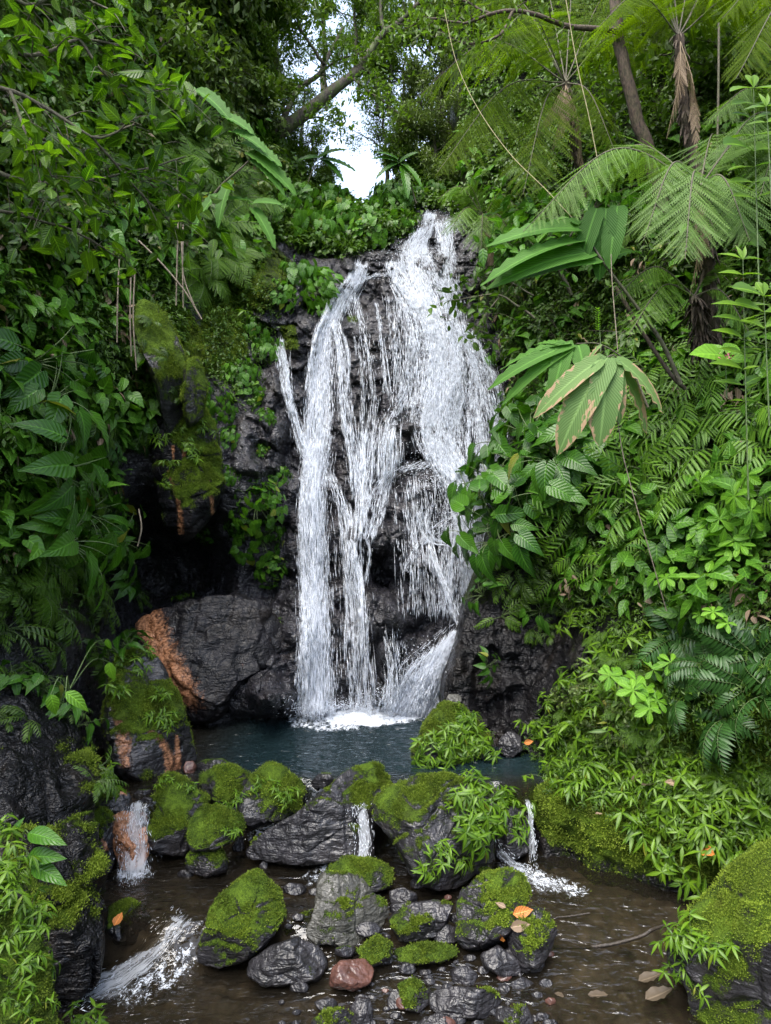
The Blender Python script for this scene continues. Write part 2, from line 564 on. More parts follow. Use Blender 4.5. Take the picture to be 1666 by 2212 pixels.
T_LANCE = leaf_tpl('lance', .26, .35, .22)
T_HERB = leaf_tpl('lance', .23, .3, .38)
T_NARROW = leaf_tpl('strip', .15, .3, .2)
T_OVATE = leaf_tpl('ovate', .5, .3, .2)
T_OBOV = leaf_tpl('obov', .46, .3, .22)
T_HEART = leaf_tpl('heart', .86, .18, .3)
T_BIG = leaf_tpl('heart', .62, .16, .42, .018, 5, 10)
T_BIGOV = leaf_tpl('ovate', .44, .25, .4, .02, 6, 10)
T_RHOMB = leaf_tpl('rhomb', .45, .35, .1)
T_TINY = (np.array(((-.22, .45, .03), (0, 0, 0), (.22, .45, .03), (0, 1, -.05))), np.array(((0, 1, 2, 3),)), np.array(((-1, .5), (0, 0), (1, .5), (0, 1.0))))
T_STRAP = leaf_tpl('strip', .24, .25, .35, .02, 7, 14, 0)
T_LOBED = leaf_tpl('strip', .34, .3, .3, .015, 8, 18, 7)


def pinna_tpl(n=14, wid=.36, slim=.06):
    """A fern pinna with its own rows of leaflets, unit length along +Y."""
    V, Q, uv = [(-.008, 0, 0), (.008, 0, 0), (.004, 1, -.1), (-.004, 1, -.1)], [(0, 1, 2, 3)], [(0, 0), (0, 0), (0, 1), (0, 1)]
    for i in range(n):
        t = .05 + .93 * i / n
        L = wid * .5 * (math.sin(math.pi * min(1, .25 + .75 * t) ** .9) ** .6 if t > .3 else (.75 + t * .8))
        L = wid * .5 * min(1, .7 + t) * (1 - t ** 3) + .015
        z = -.1 * t * t
        for s in (-1, 1):
            k = len(V)
            d = np.array((s * .92, .38, -.25))
            b = np.array((0, t, z))
            w = np.array((0, slim * .5, 0))
            V += [tuple(b - w), tuple(b + d * L * .55 - w * 1.1), tuple(b + d * L), tuple(b + d * L * .5 + w * 1.1)]
            Q.append((k, k + 1, k + 2, k + 3))
            uv += [(s * .3, t), (s, t), (s, t), (s, t)]
    return np.array(V), np.array(Q), np.array(uv, float)


T_PINNA = pinna_tpl(20, .17, .026)
T_PINNAF = pinna_tpl(11, .22, .07)


def frames(d, n):
    """Axes for leaves along d, facing n: columns (side, d, face)."""
    d = unit(d)
    s = unit(np.cross(d, n))
    f = np.cross(s, d)
    return np.stack((s, d, f), -1)


def frond(mb, pts, npairs, plen, tpl, prof=None, ang=1.15, droop=.3, up=UP, start=.12, rach=.006, mleaf=0, mstem=1, jit=.06):
    """A pinnate frond along the curve pts."""
    P = smooth_line(pts, npairs * 2 + 6)
    n = len(P)
    T = unit(np.gradient(P, axis=0))
    S = unit(np.cross(T, np.broadcast_to(up, T.shape)) + 1e-6)
    N = np.cross(S, T)
    t = np.linspace(start, .985, npairs)
    ix = (t * (n - 1)).astype(int)
    tt = (t - start) / (1 - start)
    if prof is None:
        Lp = np.minimum(1, .55 + 1.3 * tt) * (1 - tt ** 2.4) + .08
    else:
        Lp = np.interp(tt, np.linspace(0, 1, len(prof)), prof)
    for s in (-1, 1):
        a = ang * (1 - .35 * tt)
        d = S[ix] * s * np.sin(a)[:, None] + T[ix] * np.cos(a)[:, None] - UP * droop
        d = unit(d + rng.normal(0, jit, d.shape))
        M = frames(d, N[ix] + s * S[ix] * .25) * (plen * Lp * rng.uniform(.9, 1.08, npairs))[:, None, None]
        mb.inst(tpl, M, P[ix], np.clip(rng.normal(.5, .22, npairs), 0, .94), mleaf)
    if rach:
        mb.tube(P, np.linspace(rach, rach * .3, n), 5, .5, mstem)


def curve_up(az, el0, el1, L, n=10, org=(0, 0, 0)):
    """A stem leaving org towards azimuth az, its slope going from el0 to el1 (radians)."""
    e = np.linspace(el0, el1, n - 1)
    d = np.stack((np.cos(e) * math.cos(az), np.cos(e) * math.sin(az), np.sin(e)), -1) * (L / (n - 1))
    return np.vstack((np.zeros(3), np.cumsum(d, 0))) + np.asarray(org)


# ---------------------------------------------------------------- plants: each kind has a few shapes, each with foliage and stems
def g_herb(r):
    f, s = MB(), MB()
    for k in range(r.randint(6, 9)):
        az = r.uniform(0, 6.28)
        L = r.uniform(.14, .40)
        P = curve_up(az, r.uniform(.6, 1.4), r.uniform(-.4, .5), L, 9)
        s.tube(P, np.linspace(.004, .0018, 9), 4)
        T = unit(np.gradient(P, axis=0))
        for i, m in ((4, 2), (6, 2), (8, r.randint(4, 6))):
            a0 = r.uniform(0, 6.28)
            for q in range(m):
                a = a0 + q * 6.283 / m + r.uniform(-.35, .35)
                d = np.array((math.cos(a), math.sin(a), r.uniform(-.75, .15))) + T[i] * .45
                f.inst(T_HERB, frames(d[None], UP[None] + np.array((r.gauss(0, .25), r.gauss(0, .25), 0))) * r.uniform(.12, .23), P[i][None], None)
    return f, s


def g_pinn(r, leaf=T_NARROW, nst=(6, 9), LL=(.6, 1.0), ll=.2):
    f, s = MB(), MB()
    for k in range(r.randint(*nst)):
        L = r.uniform(*LL)
        P = curve_up(r.uniform(0, 6.28), r.uniform(.6, 1.25), r.uniform(-.8, -.1), L, 12)
        m = r.randint(7, 9)
        frond(f, P, m, ll * r.uniform(.85, 1.2), leaf, prof=[.7, 1, 1, .95, .8, .6], ang=.95, droop=.3, start=.35, rach=0)
        s.tube(P, np.linspace(.006, .002, 12), 5)
    return f, s


def g_fern(r, tpl=T_PINNAF, n=(8, 11), LL=(.5, .85), pl=.2):
    f, s = MB(), MB()
    for k in range(r.randint(*n)):
        L = r.uniform(*LL)
        P = curve_up(r.uniform(0, 6.28), r.uniform(.7, 1.3), r.uniform(-1.1, -.4), L, 12)
        frond(f, P, 17, pl * r.uniform(.8, 1.2), tpl, ang=1.2, droop=.22, rach=0)
        s.tube(P, np.linspace(.005, .0018, 12), 4)
    return f, s


def g_big(r, tpl=T_BIG, n=(9, 13), LL=(.35, .7), ll=(.30, .44), out=0.35):
    f, s = MB(), MB()
    for k in range(r.randint(*n)):
        az = r.uniform(0, 6.28)
        L = r.uniform(*LL)
        P = curve_up(az, r.uniform(.7, 1.4), r.uniform(-.3, .5), L, 9)
        s.tube(P, np.linspace(.009, .005, 9), 5)
        h = np.array((math.cos(az), math.sin(az), 0))
        d = h + UP * r.uniform(-.9, -.05)
        nn = UP + h * out + np.array((r.uniform(-.3, .3), r.uniform(-.3, .3), 0))
        f.inst(tpl, frames(d[None], nn[None]) * r.uniform(*ll), P[-1][None], None)
    return f, s


def g_heart(r, n=110, R=.42, ll=(.11, .17)):
    f, s = MB(), MB()
    for k in range(n):
        az, el = r.uniform(0, 6.28), math.asin(r.uniform(-.25, 1))
        rr = R * r.uniform(.62, 1.05)
        o = np.array((math.cos(az) * math.cos(el), math.sin(az) * math.cos(el), math.sin(el) * .8))
        p = o * rr
        h = np.array((math.cos(az), math.sin(az), 0)) * (0.9 if el < 1.2 else .4)
        d = h * .5 - UP * r.uniform(.45, 1.2) + np.array((r.uniform(-.4, .4), r.uniform(-.4, .4), 0))
        f.inst(T_HEART, frames(d[None], (o * .8 + UP * .6)[None]) * r.uniform(*ll), p[None], None)
        if k % 3 == 0:
            s.tube(smooth_line([(0, 0, -.1), p * .5 + UP * .06, p], 6), np.linspace(.006, .002, 6), 4)
    return f, s


def g_oval(r):
    f, s = MB(), MB()
    for k in range(r.randint(5, 8)):
        az = r.uniform(0, 6.28)
        P = curve_up(az, r.uniform(.8, 1.4), r.uniform(.1, .9), r.uniform(.35, .8), 8)
        s.tube(P, np.linspace(.007, .003, 8), 5)
        for j, i in enumerate((4, 6, 7)):
            m = 4 if j < 2 else 6
            a0 = r.uniform(0, 6.28)
            for q in range(m):
                a = a0 + q * 6.283 / m + r.uniform(-.25, .25)
                d = np.array((math.cos(a), math.sin(a), r.uniform(-.3, .15)))
                f.inst(T_OBOV, frames(d[None], UP[None] + d * .15) * r.uniform(.13, .2), P[i][None], None)
    return f, s


def g_shrub(r, tpl=T_OVATE, n=11, ll=(.07, .12), L=(.4, .8), m=9):
    f, s = MB(), MB()
    for k in range(n):
        az = r.uniform(0, 6.28)
        P = curve_up(az, r.uniform(.4, 1.4), r.uniform(-.4, .5), r.uniform(*L), 10)
        s.tube(P, np.linspace(.007, .002, 10), 4)
        for b in range(3):
            i0 = r.randint(3, 8)
            Q = curve_up(az + r.uniform(-1.4, 1.4), r.uniform(-.2, .9), r.uniform(-.6, .2), r.uniform(.15, .32), 7, P[i0])
            s.tube(Q, np.linspace(.003, .0012, 7), 3)
            for i in range(m):
                q = Q[1 + i % 6]
                d = np.array((r.gauss(0, 1), r.gauss(0, 1), r.uniform(-.8, .2))) + (Q[-1] - Q[0]) * 3
                f.inst(tpl, frames(unit(d)[None], UP[None] + .4 * np.array((r.gauss(0, 1), r.gauss(0, 1), 0))) * r.uniform(*ll), q[None], None)
    return f, s


KINDS = {}


def kind(name, gen, n, leafm, stemm=None, part='foliage'):
    r = random.Random(len(KINDS) * 31 + 5)
    out = []
    for k in range(n):
        f, s = gen(r)
        mats = [leafm, stemm or M_STEM]
        out.append((f.mesh(part, mats), s.mesh('stems', [stemm or M_STEM])))
    KINDS[name] = out


kind('herb', g_herb, 5, M_HERB)
kind('pinnate_shrub', g_pinn, 4, M_PINN)
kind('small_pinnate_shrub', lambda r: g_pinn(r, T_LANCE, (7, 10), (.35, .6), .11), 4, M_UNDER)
kind('fern', g_fern, 4, M_FERN, part='fronds')
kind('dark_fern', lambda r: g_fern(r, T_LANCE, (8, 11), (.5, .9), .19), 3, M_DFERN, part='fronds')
kind('broad_leaf_plant', g_big, 4, M_BIG)
kind('heart_leaf_shrub', g_heart, 4, M_HEART)
kind('oval_leaf_shrub', g_oval, 3, M_OVAL)
kind('small_leaf_shrub', g_shrub, 4, M_UNDER, M_TWIG)
kind('pale_shrub', lambda r: g_shrub(r, T_OBOV, 12, (.09, .15), (.4, .9), 10), 3, M_TREEG, M_TWIG)
NAMES = {'small_pinnate_shrub': 'pinnate_shrub', 'dark_fern': 'fern', 'pale_shrub': 'small_leaf_shrub', 'broad_leaf_plant': 'broad_leaf_plant'}
CATS = {'herb': 'herb', 'fern': 'fern', 'dark_fern': 'fern', 'broad_leaf_plant': 'leafy plant'}
PLACED = []          # [object, phrase, px, py, place or None]


def plant(knd, P, N, scale=1.0, spin=None, label=None, group=None, variant=None, phrase=None, lean=.55):
    """One plant rooted at P on a surface facing N."""
    v = KINDS[knd][random.randrange(len(KINDS[knd])) if variant is None else variant]
    n = Vector(unit(np.asarray(N) * lean + UP * (1 - lean)))
    q = Vector((0, 0, 1)).rotation_difference(n) @ Quaternion((0, 0, 1), random.uniform(0, 6.28) if spin is None else spin)
    o = empty(NAMES.get(knd, knd), P, label, CATS.get(knd, 'shrub'), group, q)
    o.scale = (scale,) * 3
    for me in v:
        c = link(me.name, me, o)
        c.name = me.name
    if label is None:
        px, py = proj(np.asarray(P) + np.asarray(n) * .25 * scale)
        PLACED.append([o, phrase, float(px), float(py)])
    return o


# ---------------------------------------------------------------- rocks
_ico = {}


def ico(sub):
    if sub not in _ico:
        bm = bmesh.new()
        bmesh.ops.create_icosphere(bm, subdivisions=sub, radius=1)
        _ico[sub] = (np.array([v.co[:] for v in bm.verts]), np.array([[v.index for v in f.verts] for f in bm.faces]))
        bm.free()
    return _ico[sub]


def normals(V, T):
    fn = np.cross(V[T[:, 1]] - V[T[:, 0]], V[T[:, 2]] - V[T[:, 0]])
    N = np.zeros_like(V)
    for k in range(3):
        np.add.at(N, T[:, k], fn)
    return unit(N)


ROCKS = {}


def tufts(V, N, moss, area, dens, size, name, parent, mat=None, limit=60000):
    """Short moss leaves standing on the mossy part of a surface."""
    k = int(min(limit, dens * area))
    w = np.clip((moss - .42) * 4, 0, 1)
    w = w * (N[:, 1] < .55) * sstep(-.35, .1, fbm(V * 4.5, 3, 77))
    if w.sum() < 1:
        return
    ix = rng.choice(len(V), k, p=w / w.sum())
    sp = math.sqrt(area / len(V))
    P = V[ix] + rng.normal(0, sp * .7, (k, 3)) * (1 - np.abs(N[ix]) * .7)
    d = unit(N[ix] * .8 + rng.normal(0, .55, (k, 3)) + UP * .1)
    n = unit(np.cross(d, rng.normal(0, 1, (k, 3))))
    mb = MB()
    patch = np.clip(.5 + .55 * fbm(P * 5, 3, 91) + rng.normal(0, .16, k), 0, .94)
    mb.inst(T_TINY, frames(d, n) * (size * rng.uniform(.6, 1.5, k))[:, None, None], P - N[ix] * size * .15, patch)
    o = mb.build(name, mat or M_MOSS, parent)
    o['kind'] = 'stuff'
    return o


def rock(name, outline, Y, thick, seed, moss=.5, facets=9, sub=5, mat=None, label=None, cat='boulder', group=None, box=.82, rough=1.0, tuft=1.0, tsize=.016, stain=None, cut=(.55, .9), side=.0):
    """A boulder whose outline seen from the path follows the given picture points, with its own depth."""
    pts = at(np.array([p[0] for p in outline]), np.array([p[1] for p in outline]), Y)
    c = (pts.max(0) + pts.min(0)) / 2
    vd = unit(c - np.array((0, 0, CAMZ)))
    rt = unit(np.cross(vd, UP))
    up = np.cross(rt, vd)
    a, b = (pts - c) @ rt, (pts - c) @ up
    th, rr = np.arctan2(b, a), np.hypot(a, b)
    o = np.argsort(th)
    th, rr = th[o], rr[o]
    tg = np.linspace(-math.pi, math.pi, 181)
    # straight edges between the outline points
    th3, a3, b3 = np.r_[th - 6.2832, th, th + 6.2832], np.tile(a[o], 3), np.tile(b[o], 3)
    j = np.clip(np.searchsorted(th3, tg), 1, len(th3) - 1)
    ax, ay, bx, by = a3[j - 1], b3[j - 1], a3[j], b3[j]
    den = (bx - ax) * np.sin(tg) - (by - ay) * np.cos(tg)
    rg = np.abs((bx * ay - ax * by) / np.where(np.abs(den) < 1e-6, 1e-6, den))
    rg = np.clip(rg, 0.02, rr.max() * 1.05)
    rg = np.convolve(np.r_[rg[-4:-1], rg, rg[1:4]], [.08, .12, .17, .26, .17, .12, .08], 'valid')
    S, T = ico(sub)
    R = random.Random(seed)
    tht = np.arctan2(S[:, 2], S[:, 0])
    rho = np.sqrt(np.clip(1 - S[:, 1] ** 2, 0, 1))
    r = np.interp(tht, tg, rg)
    L = np.stack((r * rho ** box * np.cos(tht), thick * np.sign(S[:, 1]) * np.abs(S[:, 1]) ** box, r * rho ** box * np.sin(tht)), -1)
    W = c + L[:, :1] * rt + L[:, 1:2] * vd + L[:, 2:] * up
    size = (rr.mean() + thick) / 2
    for k in range(facets):
        n = unit(-vd * R.uniform(.7, 1.4) + rt * R.uniform(-.9, .9) + UP * R.uniform(-.5, .9))
        d = (W - c) @ n
        h = d.max() * R.uniform(*cut)
        W = W - n * (np.clip(d - h, 0, None) * .93)[:, None]
    D = unit(W - c)
    off = np.array((seed * 3.7, seed * 1.3, seed * 7.1))
    d1, d2, _ = voro(W / size * 1.6 + off, seed)
    rdg = np.abs(fbm(W * 2.6 + off, 4, seed + 9))
    disp = .075 * size * fbm(W / size * 1.5 + off, 4, seed) * rough + .02 * size * rough * fbm(W / size * 6 + off, 4, seed + 5) - .09 * rough * size ** .7 * (rdg - .15) - .05 * size * rough * sstep(.12, 0, d2) 
    W = W + D * disp[:, None]
    N = normals(W, T)
    mz = fbm(W * 2.3 + off, 4, 33) * .9
    m = np.clip(moss + .62 * (N[:, 2] - .35) + mz * .9 + .08, 0, 1) if moss > -1 else np.zeros(len(W))
    base = pts[:, 2].min()
    m = m * sstep(base + .0, base + .14, W[:, 2])
    org = np.array((c[0], c[1], W[:, 2].min()))
    mb = MB()
    mb.add(W - org, None, T)
    mb.extra['moss'] = m
    st = np.zeros(len(W))
    if stain is not None:
        px, py = proj(W)
        st = stain(px, py, W, N)
    mb.extra['stain'] = st
    ob = link(name, mb.mesh(name, mat or M_ROCK))
    ob.location = org
    tag(ob, label, cat, group)
    if tuft and moss > -.3:
        area = 0.5 * np.linalg.norm(np.cross(W[T[:, 1]] - W[T[:, 0]], W[T[:, 2]] - W[T[:, 0]]), axis=1).sum()
        tufts(W - org, N, m, area, 5200 * tuft, tsize, 'moss', ob)
    ROCKS.setdefault(label, []).append((W, N))
    return ob


# ---------------------------------------------------------------- surfaces through a net of points
def catmull(C, u):
    """C (n, ...) sampled at fractional rows u."""
    n = len(C)
    E = np.concatenate((2 * C[:1] - C[1:2], C, 2 * C[-1:] - C[-2:-1]))
    i = np.clip(np.floor(u).astype(int), 0, n - 2)
    t = (u - i).reshape((-1,) + (1,) * (C.ndim - 1))
    a, b, c, d = E[i], E[i + 1], E[i + 2], E[i + 3]
    return .5 * (2 * b + (c - a) * t + (2 * a - 5 * b + 4 * c - d) * t ** 2 + (3 * b - a - 3 * c + d) * t ** 3)


def net(PX, PY, Y, wr, wc):
    """Dense (rows, cols, 3) picture/depth values; wr, wc: samples per interval."""
    C = np.stack((PX, PY, Y), -1).astype(float)
    u = np.concatenate([np.linspace(i, i + 1, w, endpoint=False) for i, w in enumerate(wr)] + [[len(C) - 1.0]])
    D = catmull(C, u)
    v = np.concatenate([np.linspace(i, i + 1, w, endpoint=False) for i, w in enumerate(wc)] + [[C.shape[1] - 1.0]])
    return np.swapaxes(catmull(np.swapaxes(D, 0, 1), v), 0, 1)


def grid_quads(nr, nc, keep=None):
    i, j = np.meshgrid(np.arange(nr - 1), np.arange(nc - 1), indexing='ij')
    Q = np.stack((i * nc + j, i * nc + j + 1, (i + 1) * nc + j + 1, (i + 1) * nc + j), -1)[:, :]
    if keep is not None:
        k = keep[:-1, :-1] & keep[1:, :-1] & keep[:-1, 1:] & keep[1:, 1:]
        Q = Q[k]
    return Q.reshape(-1, 4)


class Surf:
    def __init__(self, W, keep=None):
        self.W = W
        self.N = unit(np.cross(np.gradient(W, axis=1), np.gradient(W, axis=0)))
        flip = (self.N * (W - np.array((0, 0, CAMZ)))).sum(-1) > 0
        self.N[flip] *= -1
        self.P = W.reshape(-1, 3)
        self.Nf = self.N.reshape(-1, 3)
        self.px, self.py = proj(self.P)
        self.ok = np.ones(len(self.P), bool) if keep is None else keep.ravel()

    def pick(self, px, py):
        d = (self.px - px) ** 2 + (self.py - py) ** 2 + (~self.ok) * 1e9
        i = int(np.argmin(d))
        return self.P[i], self.Nf[i]

    def inside(self, poly):
        return np.nonzero(inside(poly, self.px, self.py) & self.ok)[0]

    def sample(self, poly, n, sep=0.0, area=True):
        ix = self.inside(poly)
        if not len(ix):
            return []
        out = []
        for i in rng.permutation(ix):
            if sep and out and min((self.px[i] - self.px[k]) ** 2 + (self.py[i] - self.py[k]) ** 2 for k in out) < sep * sep:
                continue
            out.append(i)
            if len(out) >= n:
                break
        return out


# ---------------------------------------------------------------- the gorge: left slope with the rock face of the falls, and the right bank
MC = [-900, -500, -200, 0, 150, 300, 420, 520, 620, 720, 850, 1000, 1150, 1300]
MR = [-900, -500, 0, 300, 460, 560, 700, 900, 1050, 1230, 1330, 1450, 1540, 1700, 1850]
MY = np.array([
    [7, 7.5, 8.5, 10, 11.5, 13, 14.5, 15.5, 17.5, 19.5, 20, 20, 18, 17],
    [5.5, 6.5, 8, 9.5, 11, 12.5, 14, 15, 17, 19, 20, 20, 18, 17],
    [5, 6.2, 7.5, 9, 10.5, 12, 13.5, 15, 16.5, 18, 19, 19, 17.5, 16.5],
    [4.6, 5.8, 7, 8.5, 10, 11.5, 12.8, 14, 15.3, 17, 17.5, 17, 16.2, 15.5],
    [4.4, 5.5, 6.7, 8.1, 9.5, 11, 12.1, 13.2, 14.2, 14.9, 15.2, 15, 15, 14.8],
    [4.3, 5.4, 6.6, 8, 9.3, 10.7, 11.7, 12.5, 13.2, 13.6, 13.8, 13.9, 14, 14],
    [4.2, 5.2, 6.3, 7.6, 8.9, 10.3, 11.1, 11.8, 12.3, 12.5, 12.6, 12.8, 13.2, 13.4],
    [4.1, 5, 6, 7.2, 8.5, 10, 10.5, 11.0, 11.5, 11.7, 11.8, 11.9, 12.2, 12.6],
    [4, 4.8, 5.8, 7, 8.4, 10.4, 10.3, 10.6, 11.0, 11.2, 11.2, 11.2, 11.6, 12],
    [3.9, 4.7, 5.6, 6.8, 8.6, 12.4, 12.2, 11.0, 10.8, 10.8, 10.8, 10.8, 11.2, 11.6],
    [3.9, 4.6, 5.5, 6.7, 8.3, 11.4, 11.2, 10.7, 10.5, 10.6, 10.6, 10.6, 10.9, 11.4],
    [3.9, 4.6, 5.4, 6.6, 8.0, 10.2, 10.3, 10.2, 10.2, 10.4, 10.4, 10.4, 10.6, 11],
    [3.9, 4.6, 5.4, 6.5, 7.9, 9.6, 10.0, 10.1, 10.1, 10.25, 10.25, 10.25, 10.4, 10.8],
    [3.9, 4.6, 5.4, 6.5, 7.8, 9.3, 9.8, 9.9, 10, 10.1, 10.1, 10.1, 10.2, 10.6],
    [3.9, 4.6, 5.4, 6.5, 7.8, 9.2, 9.7, 9.8, 9.9, 10, 10, 10, 10.1, 10.5]])
PXg, PYg = np.meshgrid(MC, MR)
NETM = net(PXg, PYg, MY, [4, 10, 26, 34, 40, 60, 70, 52, 60, 35, 42, 36, 24, 6], [4, 8, 14, 20, 26, 34, 36, 36, 44, 50, 52, 46, 30])
px, py, Y0 = NETM[..., 0], NETM[..., 1], NETM[..., 2]
W0 = at(px, py, Y0)
face = sstep(500, 580, px) * sstep(425, 470, py)
left = 1 - sstep(500, 580, px)
D = .26 * fbm(W0 * .8, 4, 3) * (1 + .3 * left)
Wv = W0 * np.array((1.0, 1.0, .62)) + .35 * np.stack((fbm(W0 * .9, 3, 41), fbm(W0 * .9, 3, 42), fbm(W0 * .9, 3, 43)), -1)
d1, d2, cid = voro(Wv * 1.15, 11)
d1b, d2b, cidb = voro(Wv * 3.1 + 5, 15)
D = D + face * (.30 * (cid - .5) - .10 * sstep(.10, 0, d2) + .13 * (.45 - d1))
D = D + face * (.10 * (cidb - .5) - .05 * sstep(.10, 0, d2b))
ledge = (W0[..., 2] * .75 + .8 * fbm(W0 * .5, 3, 8)) % 1.0
D = D + face * .18 * (ledge - .5) * sstep(0, .12, 1 - ledge)
RM = W0 * np.array((1.0, 1.0, .75))
D = D + .05 * fbm(W0 * 4, 4, 21) + .02 * fbm(W0 * 15, 3, 25)
D = D - (.35 + .65 * face) * (.30 * (np.abs(fbm(RM * 2.2, 4, 26)) - .15) + .10 * (np.abs(fbm(RM * 6.5 + 3, 3, 27)) - .15))
D = D + (1 - face) * .14 * fbm(W0 * 2, 4, 22)
BULGES = [  # picture x, y, half widths, how far it stands out, how square, tilt
    (800, 800, 85, 150, .50, 3.0, .12), (905, 690, 38, 62, .28, 3.5, -.1), (800, 562, 62, 26, .45, 4, .05), (928, 566, 34, 26, .3, 3.5, .2),
    (1010, 560, 60, 70, .35, 3, .2), (775, 600, 40, 32, .22, 3, 0), (845, 615, 28, 42, .25, 3, 0), (945, 800, 60, 60, .18, 2.5, 0),
    (880, 890, 46, 42, .32, 3, -.2), (885, 950, 80, 36, .42, 3.4, -.15), (900, 1030, 60, 40, .3, 3, .1), (830, 1125, 72, 72, .62, 4, .35),
    (858, 1190, 50, 60, .45, 3.5, -.3), (905, 1200, 36, 44, .40, 4, .2), (818, 1320, 46, 62, .58, 4, -.45), (880, 1300, 48, 60, .4, 3, .2),
    (830, 1450, 26, 80, .45, 4, .05), (895, 1420, 70, 60, .42, 3.5, -.5), (930, 1100, 40, 52, .3, 3, 0), (960, 1230, 60, 70, .25, 3, 0),
    (1060, 1010, 60, 60, .35, 3, 0), (1050, 860, 40, 60, .22, 3, .3), (1060, 1130, 60, 90, .2, 3, 0), (770, 1000, 45, 90, .15, 3, 0),
    (600, 870, 34, 90, .25, 3.5, .1), (560, 960, 60, 70, .35, 4, .1), (520, 1060, 60, 70, .4, 4, .1), (640, 830, 26, 60, .2, 3, 0),
    (610, 1430, 60, 110, .45, 3.5, .3), (545, 1500, 60, 50, .4, 4, 0), (600, 1520, 50, 30, .4, 4, .1), (640, 1330, 34, 60, .2, 3, 0), (740, 1400, 26, 80, .15, 3, 0),
    (600, 640, 60, 60, .3, 3.5, 0), (725, 600, 46, 42, .4, 3.5, -.1), (655, 720, 36, 40, .3, 3, 0), (560, 600, 50, 70, .3, 3, 0)]
for (bx, by, rx, ry, h, pw, tl) in BULGES:
    wob = 1 + .16 * fbm(W0 * 1.6 + bx, 3, int(bx))
    u = ((px - bx) + tl * (py - by)) / rx / wob
    v = ((py - by) - tl * .3 * (px - bx)) / ry / wob
    q = (np.abs(u) ** pw + np.abs(v) ** pw) ** (1 / pw)
    D = D + h * np.sqrt(np.clip(1 - np.clip(q, 0, 1) ** 3.2, 0, 1)) * (1 + .12 * v)
NETM[..., 2] = Y0 - D
skyl = np.interp(px, [500, 550, 590, 650, 730, 790, 825, 860, 900, 960, 1000, 1050], [-1000, 200, 300, 365, 425, 438, 415, 375, 330, 260, 100, -1000])
keepM = py > skyl
WM = at(NETM[..., 0], NETM[..., 1], NETM[..., 2])
SM = Surf(WM, keepM)
_cols, _rows = NETM[0, :, 0], NETM[:, 0, 1]


def depthM(x, y):
    """Distance of the rock face at picture position (x, y)."""
    u = np.interp(y, _rows, np.arange(len(_rows)))
    v = np.interp(x, _cols, np.arange(len(_cols)))
    i, j = np.clip(u.astype(int), 0, len(_rows) - 2), np.clip(v.astype(int), 0, len(_cols) - 2)
    a, b = u - i, v - j
    Z = NETM[..., 2]
    return (Z[i, j] * (1 - a) * (1 - b) + Z[i + 1, j] * a * (1 - b) + Z[i, j + 1] * (1 - a) * b + Z[i + 1, j + 1] * a * b)


def soft_poly(S, poly, shape, k=4):
    m = inside(poly, S.px, S.py).astype(float).reshape(shape)
    for _ in range(k):
        m = (m + np.roll(m, 1, 0) + np.roll(m, -1, 0) + np.roll(m, 1, 1) + np.roll(m, -1, 1)) / 5
    return m


shM = px.shape
mossM = .36 * left + .1 * left * fbm(W0 * 1.5, 3, 61) + (py < 455) * .4
for poly, a in [([(500, 530), (590, 520), (640, 570), (640, 640), (560, 680), (500, 640)], .55), ([(600, 700), (640, 700), (650, 760), (610, 760)], .6),
                ([(745, 680), (775, 680), (775, 700), (750, 700)], .6), ([(310, 620), (380, 640), (440, 720), (440, 940), (350, 960), (300, 800)], .45),
                ([(440, 620), (520, 640), (540, 760), (500, 830), (440, 800)], .35)]:
    mossM = mossM + a * soft_poly(SM, poly, shM)
mossM = mossM - .6 * soft_poly(SM, [(280, 1150), (560, 1130), (600, 1300), (560, 1600), (240, 1600)], shM) - .35 * soft_poly(SM, [(420, 900), (600, 900), (600, 1120), (440, 1120)], shM)
mb = MB()
mb.add(WM.reshape(-1, 3), grid_quads(*shM, keepM))
mb.extra['moss'] = np.clip(mossM, 0, 1)
mb.extra['stain'] = np.zeros(shM)
cliff = mb.build('cliff', M_CLIFF)
tag(cliff, 'dark wet rock face and steep left slope of the gorge', kind='structure')
Nn, mm = SM.Nf[SM.ok], np.clip(mossM, 0, 1).ravel()[SM.ok]
vis = (SM.px[SM.ok] > 250) & (SM.px[SM.ok] < 800) & (SM.py[SM.ok] > 450)
tufts(SM.P[SM.ok][vis], Nn[vis], mm[vis], 9, 2600, .03, 'moss', cliff)

